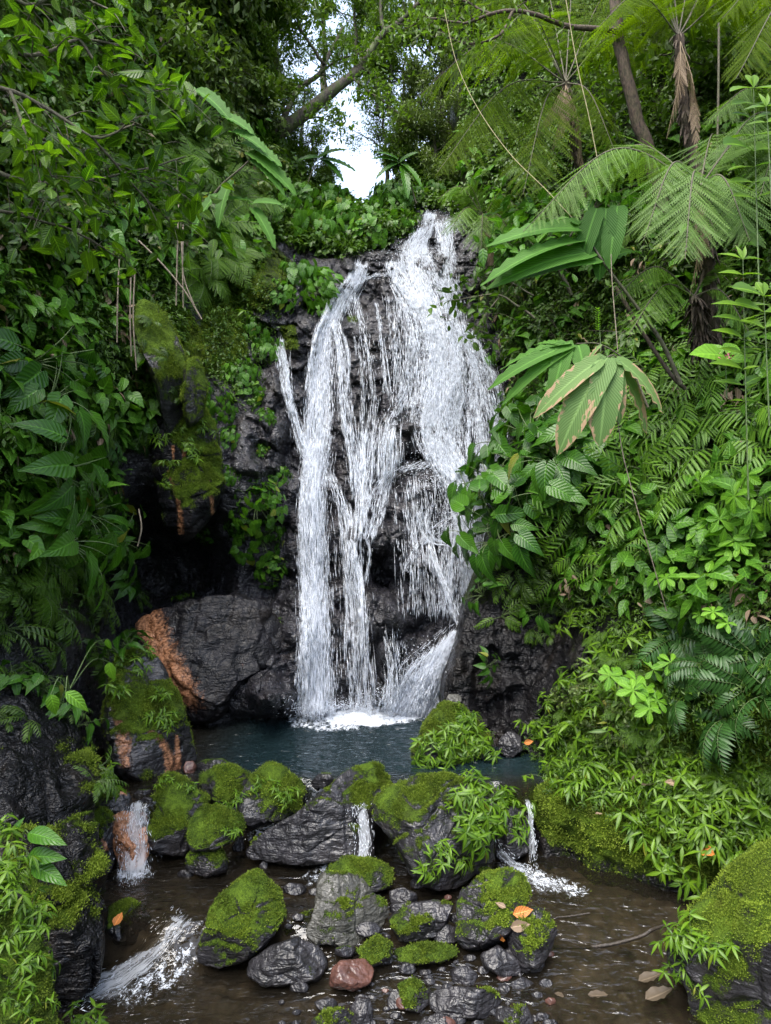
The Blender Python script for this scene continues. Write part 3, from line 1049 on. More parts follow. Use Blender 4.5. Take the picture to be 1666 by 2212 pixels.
# right bank
bnd = {-900: 1050, -500: 1000, 0: 985, 300: 985, 500: 1030, 700: 1085, 900: 1105, 1050: 1075, 1200: 1040, 1300: 1005, 1390: 985, 1470: 960, 1540: 968, 1640: 1060, 1720: 1110, 1850: 1165, 1950: 1230, 2100: 1290}
RR = sorted(bnd)
ROFF = [-14, 0, 45, 110, 200, 330, 480, 640, 900, 1300]
RY = np.array([
    [21, 18.4, 18, 17.5, 17, 16, 14, 12, 10, 8],
    [20, 17.4, 17, 16.5, 16, 15, 13.5, 12, 10, 7.5],
    [19, 16.6, 16, 15.6, 15, 14, 12.5, 11, 9, 7],
    [18, 15.6, 15, 14.4, 13.6, 12.4, 11, 9.8, 8, 6.2],
    [17, 14.3, 13.6, 12.8, 12, 10.9, 9.7, 8.6, 7, 5.6],
    [15.5, 13, 12.3, 11.6, 10.8, 9.8, 8.7, 7.8, 6.5, 5.2],
    [14.5, 11.8, 11.0, 10.3, 9.6, 8.7, 7.9, 7.2, 6, 4.9],
    [13.5, 10.8, 10.1, 9.5, 8.9, 8.2, 7.5, 6.8, 5.7, 4.7],
    [12.8, 10.2, 9.7, 9.3, 8.8, 7.9, 7.2, 6.6, 5.5, 4.5],
    [12.3, 9.9, 9.6, 9.5, 9.2, 7.9, 7.1, 6.4, 5.3, 4.4],
    [12, 9.7, 9.4, 9.4, 9.2, 7.7, 7.0, 6.3, 5.2, 4.4],
    [11.8, 9.4, 9.2, 9.3, 9.0, 7.5, 6.9, 6.2, 5.2, 4.3],
    [11.6, 9.3, 9.05, 9.1, 8.6, 7.2, 6.7, 6.1, 5.1, 4.3],
    [11, 8.8, 8.4, 8.1, 7.4, 6.9, 6.5, 5.9, 5.0, 4.2],
    [10, 7.9, 7.4, 7.1, 6.9, 6.65, 6.3, 5.8, 4.9, 4.2],
    [9.5, 7.3, 6.95, 6.8, 6.65, 6.45, 6.2, 5.7, 4.9, 4.2],
    [9.2, 7.0, 6.75, 6.62, 6.5, 6.3, 6.1, 5.6, 4.8, 4.1],
    [9, 6.9, 6.7, 6.55, 6.45, 6.2, 6.0, 5.5, 4.8, 4.1]])
PXr = np.array([[bnd[y] + o for o in ROFF] for y in RR])
PYr = np.array([[y for o in ROFF] for y in RR])
NETR = net(PXr, PYr, RY, [4, 12, 22, 24, 26, 26, 26, 26, 20, 20, 20, 20, 26, 24, 30, 26, 12], [10, 18, 24, 30, 34, 34, 34, 30, 14])
W0 = at(NETR[..., 0], NETR[..., 1], NETR[..., 2])
d1, d2, cid = voro(W0 * np.array((1.3, 1.3, .9)), 31)
low = sstep(1250, 1400, NETR[..., 1])
D = -low * .30 * (np.abs(fbm(W0 * 2.2, 4, 38)) - .15) - low * .12 * (np.abs(fbm(W0 * 6, 3, 39)) - .15) + .3 * fbm(W0 * .9, 4, 35) + .10 * fbm(W0 * 3, 4, 36) + .03 * fbm(W0 * 9, 3, 37) + low * (.14 * (cid - .5) + .1 * (.4 - d1))
NETR[..., 2] -= D * (1 - .4 * sstep(1600, 1700, NETR[..., 1]))
NETR[:, 0, 2] += 1.0
WR = at(NETR[..., 0], NETR[..., 1], NETR[..., 2])
SR = Surf(WR)
shR = WR.shape[:2]
mossR = .42 + .35 * fbm(W0 * 1.3, 3, 71) * .5 + .45 * soft_poly(SR, [(1180, 1560), (1330, 1420), (1900, 1500), (1900, 1960), (1250, 1960), (1150, 1760)], shR)
mossR -= .65 * soft_poly(SR, [(940, 1300), (1210, 1330), (1230, 1500), (1160, 1680), (960, 1680)], shR)
mossR -= .5 * sstep(-.3, -.5, WR[..., 2])
mossR += .5 * soft_poly(SR, [(945, 1450), (1010, 1420), (1010, 1500), (950, 1510)], shR)
mb = MB()
mb.add(WR.reshape(-1, 3), grid_quads(*shR))
mb.extra['moss'] = np.clip(mossR, 0, 1)
mb.extra['stain'] = np.zeros(shR)
bank = mb.build('bank', M_BLACK)
tag(bank, 'steep mossy right bank of the stream', kind='structure')
v = (SR.py > 1380) & (SR.py < 2000) & (SR.px < 1750)
tufts(SR.P[v], SR.Nf[v], np.clip(mossR, 0, 1).ravel()[v], 12, 4200, .022, 'moss', bank)

# ground far beyond and above the falls
mb = MB()
n = 60
gx, gy = np.meshgrid(np.linspace(-1, 1, n), np.linspace(0, 1, n))
gx, gy = np.sign(gx) * np.abs(gx) ** 2 * 400, 15.2 + gy ** 2 * 500
gz = 8.2 + np.clip(np.abs(gx + .3) - 1.2, 0, 30) * .55 + .3 * fbm(np.stack((gx, gy, gx * 0), -1) * .4, 3, 5) - np.clip(gy - 20, 0, 80) * .02
mb.add(np.stack((gx, gy, gz), -1).reshape(-1, 3), grid_quads(n, n))
mb.extra['moss'] = np.full(n * n, .6)
mb.extra['stain'] = np.zeros(n * n)
tag(mb.build('terrain', M_CLIFF), 'forest ground above the waterfall', kind='structure')

# ---------------------------------------------------------------- water of the pool and the stream
nx, ny = 430, 440
xs, ys = np.linspace(-4.2, 4.4, nx), np.linspace(2.6, 10.9, ny)
X, Yw = np.meshgrid(xs, ys)


def level(X, Y):
    wob = .10 * np.sin(X * 2.3 + .6) + .05 * np.sin(X * 6.1)
    edge = 7.5 - .62 * np.exp(-((X + 2.50) / .34) ** 2) - .56 * np.exp(-((X + .24) / .17) ** 2) - .52 * np.exp(-((X - 1.47) / .13) ** 2) + .04 * np.sin(X * 5)
    a = sstep(edge + .16, edge - .16, Y)
    lo_l = sstep(6.0, 5.72, Y + wob + .12 * (X + 1.6))
    lo_r = sstep(6.5, 5.0, Y)
    k = sstep(-.9, -.3, X)
    return -.55 * a - .25 * (lo_l * (1 - k) + lo_r * k)


Zl = level(X, Yw)
FOAMS = [([(630, 1520), (925, 1520), (935, 1548), (880, 1562), (800, 1572), (710, 1566), (690, 1552), (640, 1544)], 1.0),
         ([(615, 1520), (770, 1520), (790, 1578), (720, 1582), (620, 1572)], .95),
         ([(258, 1795), (312, 1790), (322, 1860), (345, 1885), (320, 1905), (240, 1905), (250, 1850)], 1.0),
         ([(765, 1790), (812, 1790), (820, 1850), (790, 1880), (690, 1910), (650, 1915), (650, 1885), (740, 1845)], .85),
         ([(1060, 1825), (1110, 1850), (1200, 1885), (1300, 1925), (1270, 1945), (1150, 1930), (1070, 1880)], .85),
         ([(1125, 1755), (1175, 1755), (1180, 1850), (1130, 1850)], .6),
         ([(440, 1960), (450, 2060), (420, 2110), (340, 2160), (250, 2200), (230, 2150), (310, 2085), (390, 2030)], .8),
         ([(330, 2170), (430, 2120), (560, 2140), (560, 2212), (380, 2230)], .28),
         ([(880, 2090), (1180, 2080), (1180, 2212), (880, 2212)], .22), ([(1200, 2030), (1330, 2030), (1330, 2070), (1200, 2070)], .3),
         ([(600, 1890), (680, 1880), (680, 2010), (600, 1990)], .3), ([(1240, 1915), (1480, 1960), (1440, 1990), (1280, 1975)], .35)]
pxw, pyw = proj(np.stack((X, Yw, Zl), -1))
foam = np.zeros((ny, nx))
for poly, a in FOAMS:
    m = inside(poly, pxw, pyw).astype(float)
    for _ in range(26):
        m = (m + np.roll(m, 1, 0) + np.roll(m, -1, 0) + np.roll(m, 1, 1) + np.roll(m, -1, 1)) / 5
    foam = np.maximum(foam, (.88 if a == 1.0 and poly[0][1] < 1600 else .7) * a * m)
Pw = np.stack((X, Yw, X * 0), -1)
slope = np.abs(np.gradient(Zl, axis=0)) * 40
wave = .011 * fbm(Pw * np.array((4.5, 9, 1)), 3, 51) + .004 * fbm(Pw * np.array((13, 22, 1)), 1, 52)
wave = wave * (.45 + 1.0 * sstep(7.3, 8.6, Yw)) + foam * .035 * fbm(Pw * 9, 3, 53) + foam * .02 * fbm(Pw * 25, 2, 54)
mb = MB()
mb.add(np.stack((X, Yw, Zl + wave), -1).reshape(-1, 3), grid_quads(ny, nx))
deep = sstep(7.2, 8.0, Yw) * sstep(-3.0, -1.6, X)
mb.extra['foam'] = foam
mb.extra['deep'] = deep
m = NT('stream_water')
c = m.coord()
fo = m.attr('foam').outputs['Fac']
dp = m.attr('deep').outputs['Fac']
fn = m.noise(16, 5, 0.7, m.coord('Object', (1, .6, 1)), 0.6)
fn2 = m.noise(75, 3, 0.7, c)
fm = m.ramp(m.math('ADD', m.math('MULTIPLY', fo, 1.05), m.math('ADD', m.math('MULTIPLY', m.math('SUBTRACT', fn, 0.5), 1.7), m.math('MULTIPLY', m.math('SUBTRACT', fn2, 0.5), 0.9))), 0.55, 0.85)
fm = m.math('MULTIPLY', m.math('MULTIPLY', fm, m.ramp(fo, 0.03, 0.25)), 0.85)
h = m.math('ADD', m.noise(6.5, 2, 0.5, m.coord('Object', (.7, 1.7, 1)), .6), m.math('MULTIPLY', m.noise(17, 1, 0.5, m.coord('Object', (.7, 1.6, 1)), .4), 0.4))
nr = m.bump(h, 1.0, 0.034)
glo = m.node('ShaderNodeBsdfGlossy')
glo.inputs['Roughness'].default_value = 0.03
glo.inputs['Color'].default_value = (.95, .97, 1, 1)
m.l(nr, glo.inputs['Normal'])
trn = m.node('ShaderNodeBsdfTransparent')
m.l(m.mix(dp, (.52, .48, .41), (.09, .12, .125)), trn.inputs[0])
dif = m.node('ShaderNodeBsdfDiffuse')
m.l(m.mix(dp, (.030, .025, .018), (.009, .019, .022)), dif.inputs[0])
ms0 = m.node('ShaderNodeMixShader')
m.l(m.math('ADD', m.math('MULTIPLY', dp, 0.6), 0.18), ms0.inputs[0])
m.l(trn.outputs[0], ms0.inputs[1])
m.l(dif.outputs[0], ms0.inputs[2])
fr = m.node('ShaderNodeFresnel')
fr.inputs[0].default_value = 1.42
m.l(nr, fr.inputs['Normal'])
ms1 = m.node('ShaderNodeMixShader')
m.l(fr.outputs[0], ms1.inputs[0])
m.l(ms0.outputs[0], ms1.inputs[1])
m.l(glo.outputs[0], ms1.inputs[2])
m.set(Base_Color=(.62, .66, .72), Roughness=.45)
ms2 = m.node('ShaderNodeMixShader')
m.l(fm, ms2.inputs[0])
m.l(ms1.outputs[0], ms2.inputs[1])
m.l(m.p.outputs[0], ms2.inputs[2])
m.l(ms2.outputs[0], m.out.inputs[0])
tag(mb.build('water', m.m), 'plunge pool and shallow brown stream water', kind='structure')

# bed of the stream
dep = .10 + .10 * (fbm(Pw * 1.4, 3, 81) + .5) + .9 * deep
b1, b2, bc = voro(Pw * 7, 83)
bed = level(X, Yw) - dep + .035 * np.sqrt(np.clip(.5 - b1, 0, 1)) + .02 * fbm(Pw * 11, 3, 84)
mb = MB()
mb.add(np.stack((X, Yw, bed), -1).reshape(-1, 3)[:], grid_quads(ny, nx))
mb.extra['rb'] = bc
m = NT('stream_bed')
n1 = m.noise(9, 5, .65, m.coord())
rb = m.attr('rb').outputs['Fac']
col = m.mix(m.ramp(n1, .35, .65), (.036, .030, .022), (.115, .096, .07))
col = m.mix(m.math('MULTIPLY', rb, .6), col, (.035, .032, .03))
m.set(Base_Color=col, Roughness=.6, Normal=m.bump(n1, .5, .02))
tag(mb.build('stream_bed', m.m), 'brown pebbly bed of the stream', kind='structure')

# ---------------------------------------------------------------- falling water
m = NT('falling_water')
uv = m.attr('uvp').outputs['Vector']
den = m.attr('rnd').outputs['Fac']
sep = m.node('ShaderNodeSeparateXYZ')
m.l(uv, sep.inputs[0])
cmb = m.node('ShaderNodeCombineXYZ')
m.l(m.attr('across').outputs['Fac'], cmb.inputs[0])
m.l(m.attr('along').outputs['Fac'], cmb.inputs[1])


def flow(sx, sy):
    mp = m.node('ShaderNodeMapping')
    mp.inputs['Scale'].default_value = (sx, sy, 1)
    m.l(cmb.outputs[0], mp.inputs['Vector'])
    return mp.outputs[0]


n1 = m.noise(1, 4, .6, flow(13, 1.1), .25)
n2 = m.noise(1, 4, .7, flow(52, 5.5), .35)
a = m.math('ADD', m.math('MULTIPLY', n1, .42), m.math('MULTIPLY', n2, .58))
eu = m.math('SUBTRACT', 1.0, m.math('POWER', m.math('ABSOLUTE', sep.outputs[0]), 2.0), clamp=True)
thr = m.math('ADD', m.math('MULTIPLY', m.math('MULTIPLY', eu, den), .46), -.16)
al = m.ramp(m.math('ADD', a, thr), .575, .76)
m.set(Base_Color=(.84, .88, .95), Roughness=.4, Specular_IOR_Level=.5)
tl = m.node('ShaderNodeBsdfTranslucent')
tl.inputs[0].default_value = (.84, .88, .95, 1)
tp = m.node('ShaderNodeBsdfTransparent')
mx = m.node('ShaderNodeMixShader')
mx.inputs[0].default_value = .4
m.l(m.p.outputs[0], mx.inputs[1])
m.l(tl.outputs[0], mx.inputs[2])
my = m.node('ShaderNodeMixShader')
m.l(m.math('MULTIPLY', al, m.math('MULTIPLY', den, .50), clamp=True), my.inputs[0])
m.l(tp.outputs[0], my.inputs[1])
m.l(mx.outputs[0], my.inputs[2])
m.l(my.outputs[0], m.out.inputs[0])
M_FALL = m.m
m = NT('water_drops')
m.set(Base_Color=(.86, .90, .97), Roughness=.3)
tr = m.node('ShaderNodeBsdfTranslucent')
tr.inputs[0].default_value = (.86, .9, .97, 1)
mx = m.node('ShaderNodeMixShader')
mx.inputs[0].default_value = .4
m.l(m.p.outputs[0], mx.inputs[1])
m.l(tr.outputs[0], mx.inputs[2])
m.l(mx.outputs[0], m.out.inputs[0])
M_DROP = m.m

sheets, drops = MB(), MB()
ACR, ALO = [], []


def metric(V):
    """Distance across and along a ribbon (rows run along it), in metres."""
    ac = np.linalg.norm(V - V[:, V.shape[1] // 2:V.shape[1] // 2 + 1], axis=-1) * np.sign(np.arange(V.shape[1]) - V.shape[1] // 2)
    al = np.r_[0, np.cumsum(np.linalg.norm(np.diff(V[:, V.shape[1] // 2], axis=0), axis=1))][:, None] * np.ones(V.shape[1])
    o = 31.7 * len(ACR)
    ACR.append((ac + o).ravel())
    ALO.append((al + o * .3).ravel())



def stream(pts, dens=1.0, drop=1.0, long=1.0, sheet=True, off=.04, spread=1.0):
    """A strand of the falls: picture points with half width; it follows the rock and leaps clear of overhangs."""
    P = np.array(pts, float)
    P[:, 2] *= np.where(P[:, 2] > 14, .82, 1.15)
    if P[:, 2].max() < 13:
        dens *= .72
    n = max(10, int(np.abs(np.diff(P[:, 1])).sum() / 7 + np.abs(np.diff(P[:, 0])).sum() / 14))
    L = smooth_line(P, n)
    m = 9
    us = np.linspace(-1, 1, m)
    T = np.gradient(L[:, :2], axis=0)
    T /= np.linalg.norm(T, axis=1, keepdims=True) + 1e-9
    side = np.stack((T[:, 1], -T[:, 0]), -1)
    gx = L[:, None, 0] + side[:, None, 0] * us * L[:, None, 2]
    gy = L[:, None, 1] + side[:, None, 1] * us * L[:, None, 2] * .6
    gY = depthM(gx, gy) - off - .05 * (1 - us ** 2) + .04 * fbm(np.stack((gx * .02, gy * .01, gx * 0), -1), 3, 7)
    for i in range(1, n):
        gY[i] = np.minimum(gY[i], gY[i - 1] + .012)
    for _ in range(45):
        gY[1:-1] = (gY[:-2] + gY[1:-1] + gY[2:]) / 3
    gY -= .05
    W = at(gx, gy, gY)
    if sheet:
        uv = np.stack(np.broadcast_arrays(us[None], np.linspace(0, 1, n)[:, None]), -1).reshape(-1, 2)
        sheets.add(W.reshape(-1, 3), grid_quads(n, m), None, uv, dens)
        metric(W)
    seg = np.linalg.norm(np.diff(W[:, m // 2], axis=0), axis=1)
    wid = np.linalg.norm(W[:, -1] - W[:, 0], axis=1)
    area = (seg * (wid[1:] + wid[:-1]) / 2)
    K = int(area.sum() * 1650 * drop)
    if K < 1:
        return
    i = rng.choice(n - 1, K, p=area / area.sum())
    t = i + rng.random(K)
    nth = max(2, int(P[:, 2].mean() / 3.0))
    th = rng.integers(0, nth, K)
    uk = rng.uniform(-1.05, 1.05, nth) * spread
    ph = rng.uniform(0, 60, nth)
    u = uk[th] + .22 * vnoise(np.stack((t * .09 + ph[th], ph[th], ph[th] * 0), -1)) + rng.normal(0, .085, K)
    loose = rng.random(K) < .5
    u = np.where(loose, np.clip(rng.normal(0, .5 * spread, K), -1.3, 1.3), u)
    uu = (np.clip(u, -1, 1) + 1) / 2 * (m - 1)
    j = np.clip(uu.astype(int), 0, m - 2)
    fu, ft = (uu - j)[:, None], (t - i)[:, None]
    p = (W[i, j] * (1 - fu) + W[i, j + 1] * fu) * (1 - ft) + (W[i + 1, j] * (1 - fu) + W[i + 1, j + 1] * fu) * ft
    p[:, 0] += (u - np.clip(u, -1, 1)) * wid[i] * .5
    p[:, 1] -= rng.exponential(.04, K)
    d = unit(W[i + 1, m // 2] - W[i, m // 2]) + rng.normal(0, .09, (K, 3)) - UP * .25 * long
    ln = rng.gamma(2.0, .055, K) * long * (.8 + .5 * rng.random(K))
    drops.spindles(p, d, ln + .02, rng.uniform(.0014, .0042, K))


S = stream
S([(785, 572, 12), (768, 610, 24), (742, 645, 30), (720, 690, 28), (703, 725, 26), (697, 800, 34), (694, 880, 36), (690, 960, 36), (682, 1030, 36), (678, 1100, 38), (681, 1200, 42), (685, 1320, 42), (688, 1430, 44), (690, 1538, 46)], .92, 1.7, 1.35)
S([(690, 960, 22), (682, 1060, 26), (682, 1200, 30), (687, 1400, 34), (690, 1538, 38)], .6, 1.0, 1.9, off=.16)
S([(723, 700, 10), (738, 760, 14), (742, 850, 16), (752, 930, 20), (765, 1000, 22), (770, 1060, 20)], .5, .9, 1.4)
S([(605, 735, 9), (612, 780, 15), (622, 850, 18), (638, 910, 16), (656, 970, 12), (674, 1010, 10)], .72, 1.3, 1.1)
S([(712, 1030, 8), (733, 1075, 16), (748, 1130, 20), (758, 1220, 24), (768, 1300, 30), (772, 1400, 34), (776, 1470, 34), (778, 1538, 36)], .5, .7, 1.7)
S([(930, 462, 16), (915, 500, 22), (893, 540, 34), (905, 600, 52), (925, 650, 50), (945, 710, 44), (952, 770, 48), (948, 850, 56), (940, 920, 48), (950, 980, 42), (985, 1050, 44), (1008, 1120, 44), (1020, 1200, 46), (1022, 1290, 48), (1015, 1380, 40)], .9, 1.9, .9)
S([(948, 480, 14), (960, 530, 22), (968, 590, 22), (975, 650, 26), (985, 720, 30), (995, 790, 40), (985, 870, 50), (985, 950, 40), (990, 1010, 40), (1000, 1090, 36)], .62, 1.2, .9)
S([(905, 640, 30), (935, 740, 42), (930, 850, 46), (918, 930, 30), (940, 990, 24)], .52, 1.0, .9)
S([(968, 480, 10), (965, 530, 10), (962, 590, 12), (985, 640, 16)], .7, 1.2, .7)
S([(850, 568, 28), (858, 600, 22), (880, 630, 24), (910, 665, 24)], .72, 1.4, .8)
S([(870, 570, 30), (850, 590, 16), (815, 596, 10), (790, 605, 8), (768, 625, 8)], .4, .6, .7)
S([(848, 618, 6), (868, 655, 10), (882, 700, 13), (892, 745, 14), (888, 778, 12), (884, 808, 14), (874, 850, 15), (852, 890, 22), (838, 930, 26), (830, 975, 30)], .5, .6, 1.0)
S([(812, 655, 4), (822, 720, 5), (830, 800, 7), (836, 850, 7)], .5, .8, 1.2)
S([(850, 700, 3), (855, 780, 4), (858, 830, 4)], .4, .7, 1.2)
S([(1000, 700, 12), (1030, 780, 14), (1050, 850, 13), (1075, 905, 14), (1090, 950, 14), (1085, 1000, 16)], .6, 1.0, .9)
S([(1015, 720, 10), (1055, 800, 8), (1078, 850, 8), (1090, 900, 8)], .42, .7, .9)
S([(1030, 860, 16), (1040, 930, 22), (1050, 1000, 26), (1040, 1060, 22)], .48, .8, 1.1)
S([(835, 935, 36), (832, 985, 38), (828, 1030, 36)], .12, .7, 2.0, sheet=False, off=.18)
S([(960, 985, 16), (920, 1004, 14), (870, 1014, 14), (830, 1034, 14), (806, 1065, 14), (796, 1105, 12)], .34, .45, .9)
S([(985, 1030, 20), (1010, 1030, 16), (1045, 1045, 12), (1060, 1090, 10)], .7, 1.3, .8)
S([(1000, 1110, 24), (960, 1130, 14), (925, 1155, 10), (905, 1178, 8), (885, 1210, 9), (878, 1240, 8)], .45, .5, .8)
S([(920, 1100, 10), (912, 1130, 10), (935, 1165, 10), (960, 1170, 10)], .5, .8, .8)
S([(975, 1140, 26), (965, 1200, 26), (962, 1270, 28), (960, 1330, 26)], .4, 1.0, 1.1)
S([(930, 1180, 7), (945, 1230, 7), (968, 1285, 8), (985, 1330, 9), (998, 1360, 8)], .85, 1.5, .9)
S([(1000, 1340, 5), (965, 1355, 5), (930, 1385, 6), (900, 1410, 5), (862, 1440, 8), (850, 1500, 8)], .45, .45, .8)
S([(770, 1120, 5), (792, 1165, 6), (800, 1200, 5), (790, 1260, 5)], .55, .9, 1.2)
S([(862, 1400, 4), (845, 1460, 5), (838, 1520, 6)], .5, .9, 1.2)
S([(840, 1010, 20), (820, 1100, 14), (800, 1160, 10)], .3, .7, 1.2)
S([(790, 930, 18), (785, 1010, 22), (780, 1100, 20), (775, 1160, 18)], .36, .8, 1.8)
S([(990, 1366, 20), (968, 1400, 32), (940, 1440, 46), (918, 1480, 60), (900, 1520, 70), (892, 1546, 76)], 1.6, 6.5, .8, off=.14)
S([(975, 1385, 16), (945, 1440, 26), (925, 1490, 34), (905, 1540, 44)], 1.2, 2.6, 1.0, off=.22)
for pts, dn in [([(760, 640, 14), (790, 760, 20), (800, 900, 24), (790, 1000, 26), (785, 1080, 24)], .14), ([(1010, 740, 26), (1045, 830, 40), (1062, 930, 44), (1050, 1060, 46), (1025, 1240, 46)], .5), ([(870, 640, 40), (880, 760, 46), (890, 880, 40)], .10),
                ([(910, 1040, 50), (920, 1130, 60), (930, 1230, 66), (930, 1330, 60)], .30), ([(840, 1360, 20), (860, 1450, 30), (860, 1530, 40)], .25)]:
    S(pts, dn, .35, 1.4, spread=1.15)
# the small cascades of the stream are ribbons of the same water
CASC = [([(-2.52, 7.06, .012), (-2.52, 6.93, -.01), (-2.50, 6.80, -.22), (-2.47, 6.70, -.45), (-2.42, 6.55, -.545), (-2.36, 6.35, -.545)], .2, .88),
        ([(-.28, 7.08, .012), (-.26, 6.98, -.01), (-.22, 6.86, -.22), (-.26, 6.74, -.45), (-.4, 6.55, -.545), (-.6, 6.4, -.545)], .12, 1.0),
        ([(1.47, 7.1, .012), (1.47, 7.0, -.02), (1.48, 6.9, -.25), (1.48, 6.8, -.5), (1.5, 6.66, -.56)], .05, .8),
        ([(1.10, 6.95, -.40), (1.25, 6.75, -.50), (1.5, 6.55, -.555), (1.85, 6.35, -.57)], .13, .75),
        ([(-1.72, 6.05, -.53), (-1.8, 5.9, -.58), (-1.95, 5.74, -.74), (-2.1, 5.55, -.785), (-2.35, 5.3, -.79), (-2.5, 5.1, -.79)], .26, .85)]
for pts, wd, dn in CASC:
    L = smooth_line(pts, 60)
    us = np.linspace(-1, 1, 13)
    T = unit(np.gradient(L, axis=0))
    sd_ = unit(np.cross(T, UP))
    wv = wd * np.interp(np.linspace(0, 1, 60), [0, .3, .7, 1], [.8, .85, 1.1, 1.6])
    V = L[:, None] + sd_[:, None] * (us[None, :, None] * wv[:, None, None])
    V[..., 2] += .012 + .03 * fbm(V * np.array((9, 9, 5)), 3, 57) + .02 * (1 - us ** 2)
    fade = np.interp(np.linspace(0, 1, 60), [0, .12, .7, 1], [.15, 1, 1, .1])[:, None] * np.ones((1, 13)) * dn
    sheets.add(V.reshape(-1, 3), grid_quads(60, 13), None, np.stack(np.broadcast_arrays(us[None], np.linspace(0, 1, 60)[:, None]), -1).reshape(-1, 2), fade.ravel())
    metric(V)
sheets.extra['across'] = np.concatenate(ACR)
sheets.extra['along'] = np.concatenate(ALO)
fall = sheets.build('waterfall', M_FALL)
tag(fall, 'white water running down the dark rock face into the pool', kind='structure')
# spray thrown up at the foot and where water strikes ledges
for cx, cy, sx, sy, k in [(690, 1530, 34, 9, 900), (775, 1532, 34, 9, 500), (885, 1525, 55, 22, 3200), (965, 480, 30, 20, 500), (900, 545, 40, 14, 700), (960, 1010, 50, 30, 900), (1000, 1120, 40, 40, 900), (930, 1480, 40, 40, 1500), (945, 850, 60, 60, 900)]:
    x, y = rng.normal(cx, sx, k), rng.normal(cy, sy, k)
    y = np.minimum(y, 1552)
    Yd = np.minimum(depthM(x, y) - rng.exponential(.18, k), 1475 * 3.0 / np.maximum(y - 1106, 1) if cy > 1500 else 99)
    drops.spindles(at(x, y, Yd), rng.normal(0, 1, (k, 3)) - UP * .6, rng.uniform(.012, .04, k), rng.uniform(.003, .008, k))
# small cascades of the stream
for pts, K, wd in [([(-2.52, 6.98, .0), (-2.52, 6.85, -.06), (-2.50, 6.74, -.3), (-2.46, 6.66, -.52), (-2.40, 6.52, -.56)], 380, .17),
                   ([(-.28, 6.95, .02), (-.26, 6.84, -.05), (-.22, 6.74, -.28), (-.26, 6.66, -.5), (-.4, 6.5, -.55)], 350, .12),
                   ([(1.47, 7.0, .02), (1.47, 6.9, -.05), (1.48, 6.8, -.3), (1.48, 6.72, -.52)], 80, .04),
                   ([(1.10, 6.9, -.30), (1.25, 6.75, -.42), (1.5, 6.55, -.52), (1.85, 6.35, -.56)], 90, .06),
                   ([(-1.75, 6.0, -.53), (-1.85, 5.85, -.62), (-2.0, 5.72, -.76), (-2.2, 5.5, -.80), (-2.4, 5.25, -.8)], 260, .2)]:
    L = smooth_line(pts, 40)
    i = rng.integers(0, 39, K)
    T = unit(np.gradient(L, axis=0))
    p = L[i] + T[i] * rng.uniform(0, .05, (K, 1))
    sd = unit(np.cross(T[i], UP))
    p = p + sd * rng.normal(0, wd * .5, (K, 1)) + UP * rng.exponential(.012, (K, 1))
    drops.spindles(p, T[i] + rng.normal(0, .3, (K, 3)), rng.gamma(2, .014, K) + .008, rng.uniform(.0015, .0042, K))
dr = drops.build('water_drops', M_DROP, fall)
dr['kind'] = 'stuff'


# ---------------------------------------------------------------- boulders
def Yb(py, z):
    return (CAMZ - z) * F / (py - 1106.0)


def no_stain(px, py, W, N):
    return np.zeros(len(px))


def slab_stain(px, py, W, N):
    return .8 * sstep(105, 0, np.abs(px - np.interp(py, [1330, 1400, 1460, 1540], [315, 345, 380, 410])) * 1.5) * sstep(1560, 1500, py)
    return inside([(290, 1340), (330, 1325), (360, 1365), (400, 1430), (435, 1500), (420, 1545), (380, 1520), (335, 1450)], px, py) * .75


def line_stain(lines):
    def f(px, py, W, N):
        s = np.zeros(len(px))
        for L in lines:
            L = smooth_line(L, 40)
            d = np.min(np.hypot(px[:, None] - L[None, :, 0], py[:, None] - L[None, :, 1]) / L[None, :, 2], 1)
            s = np.maximum(s, sstep(2.2, .2, d))
        return s * .72
    return f


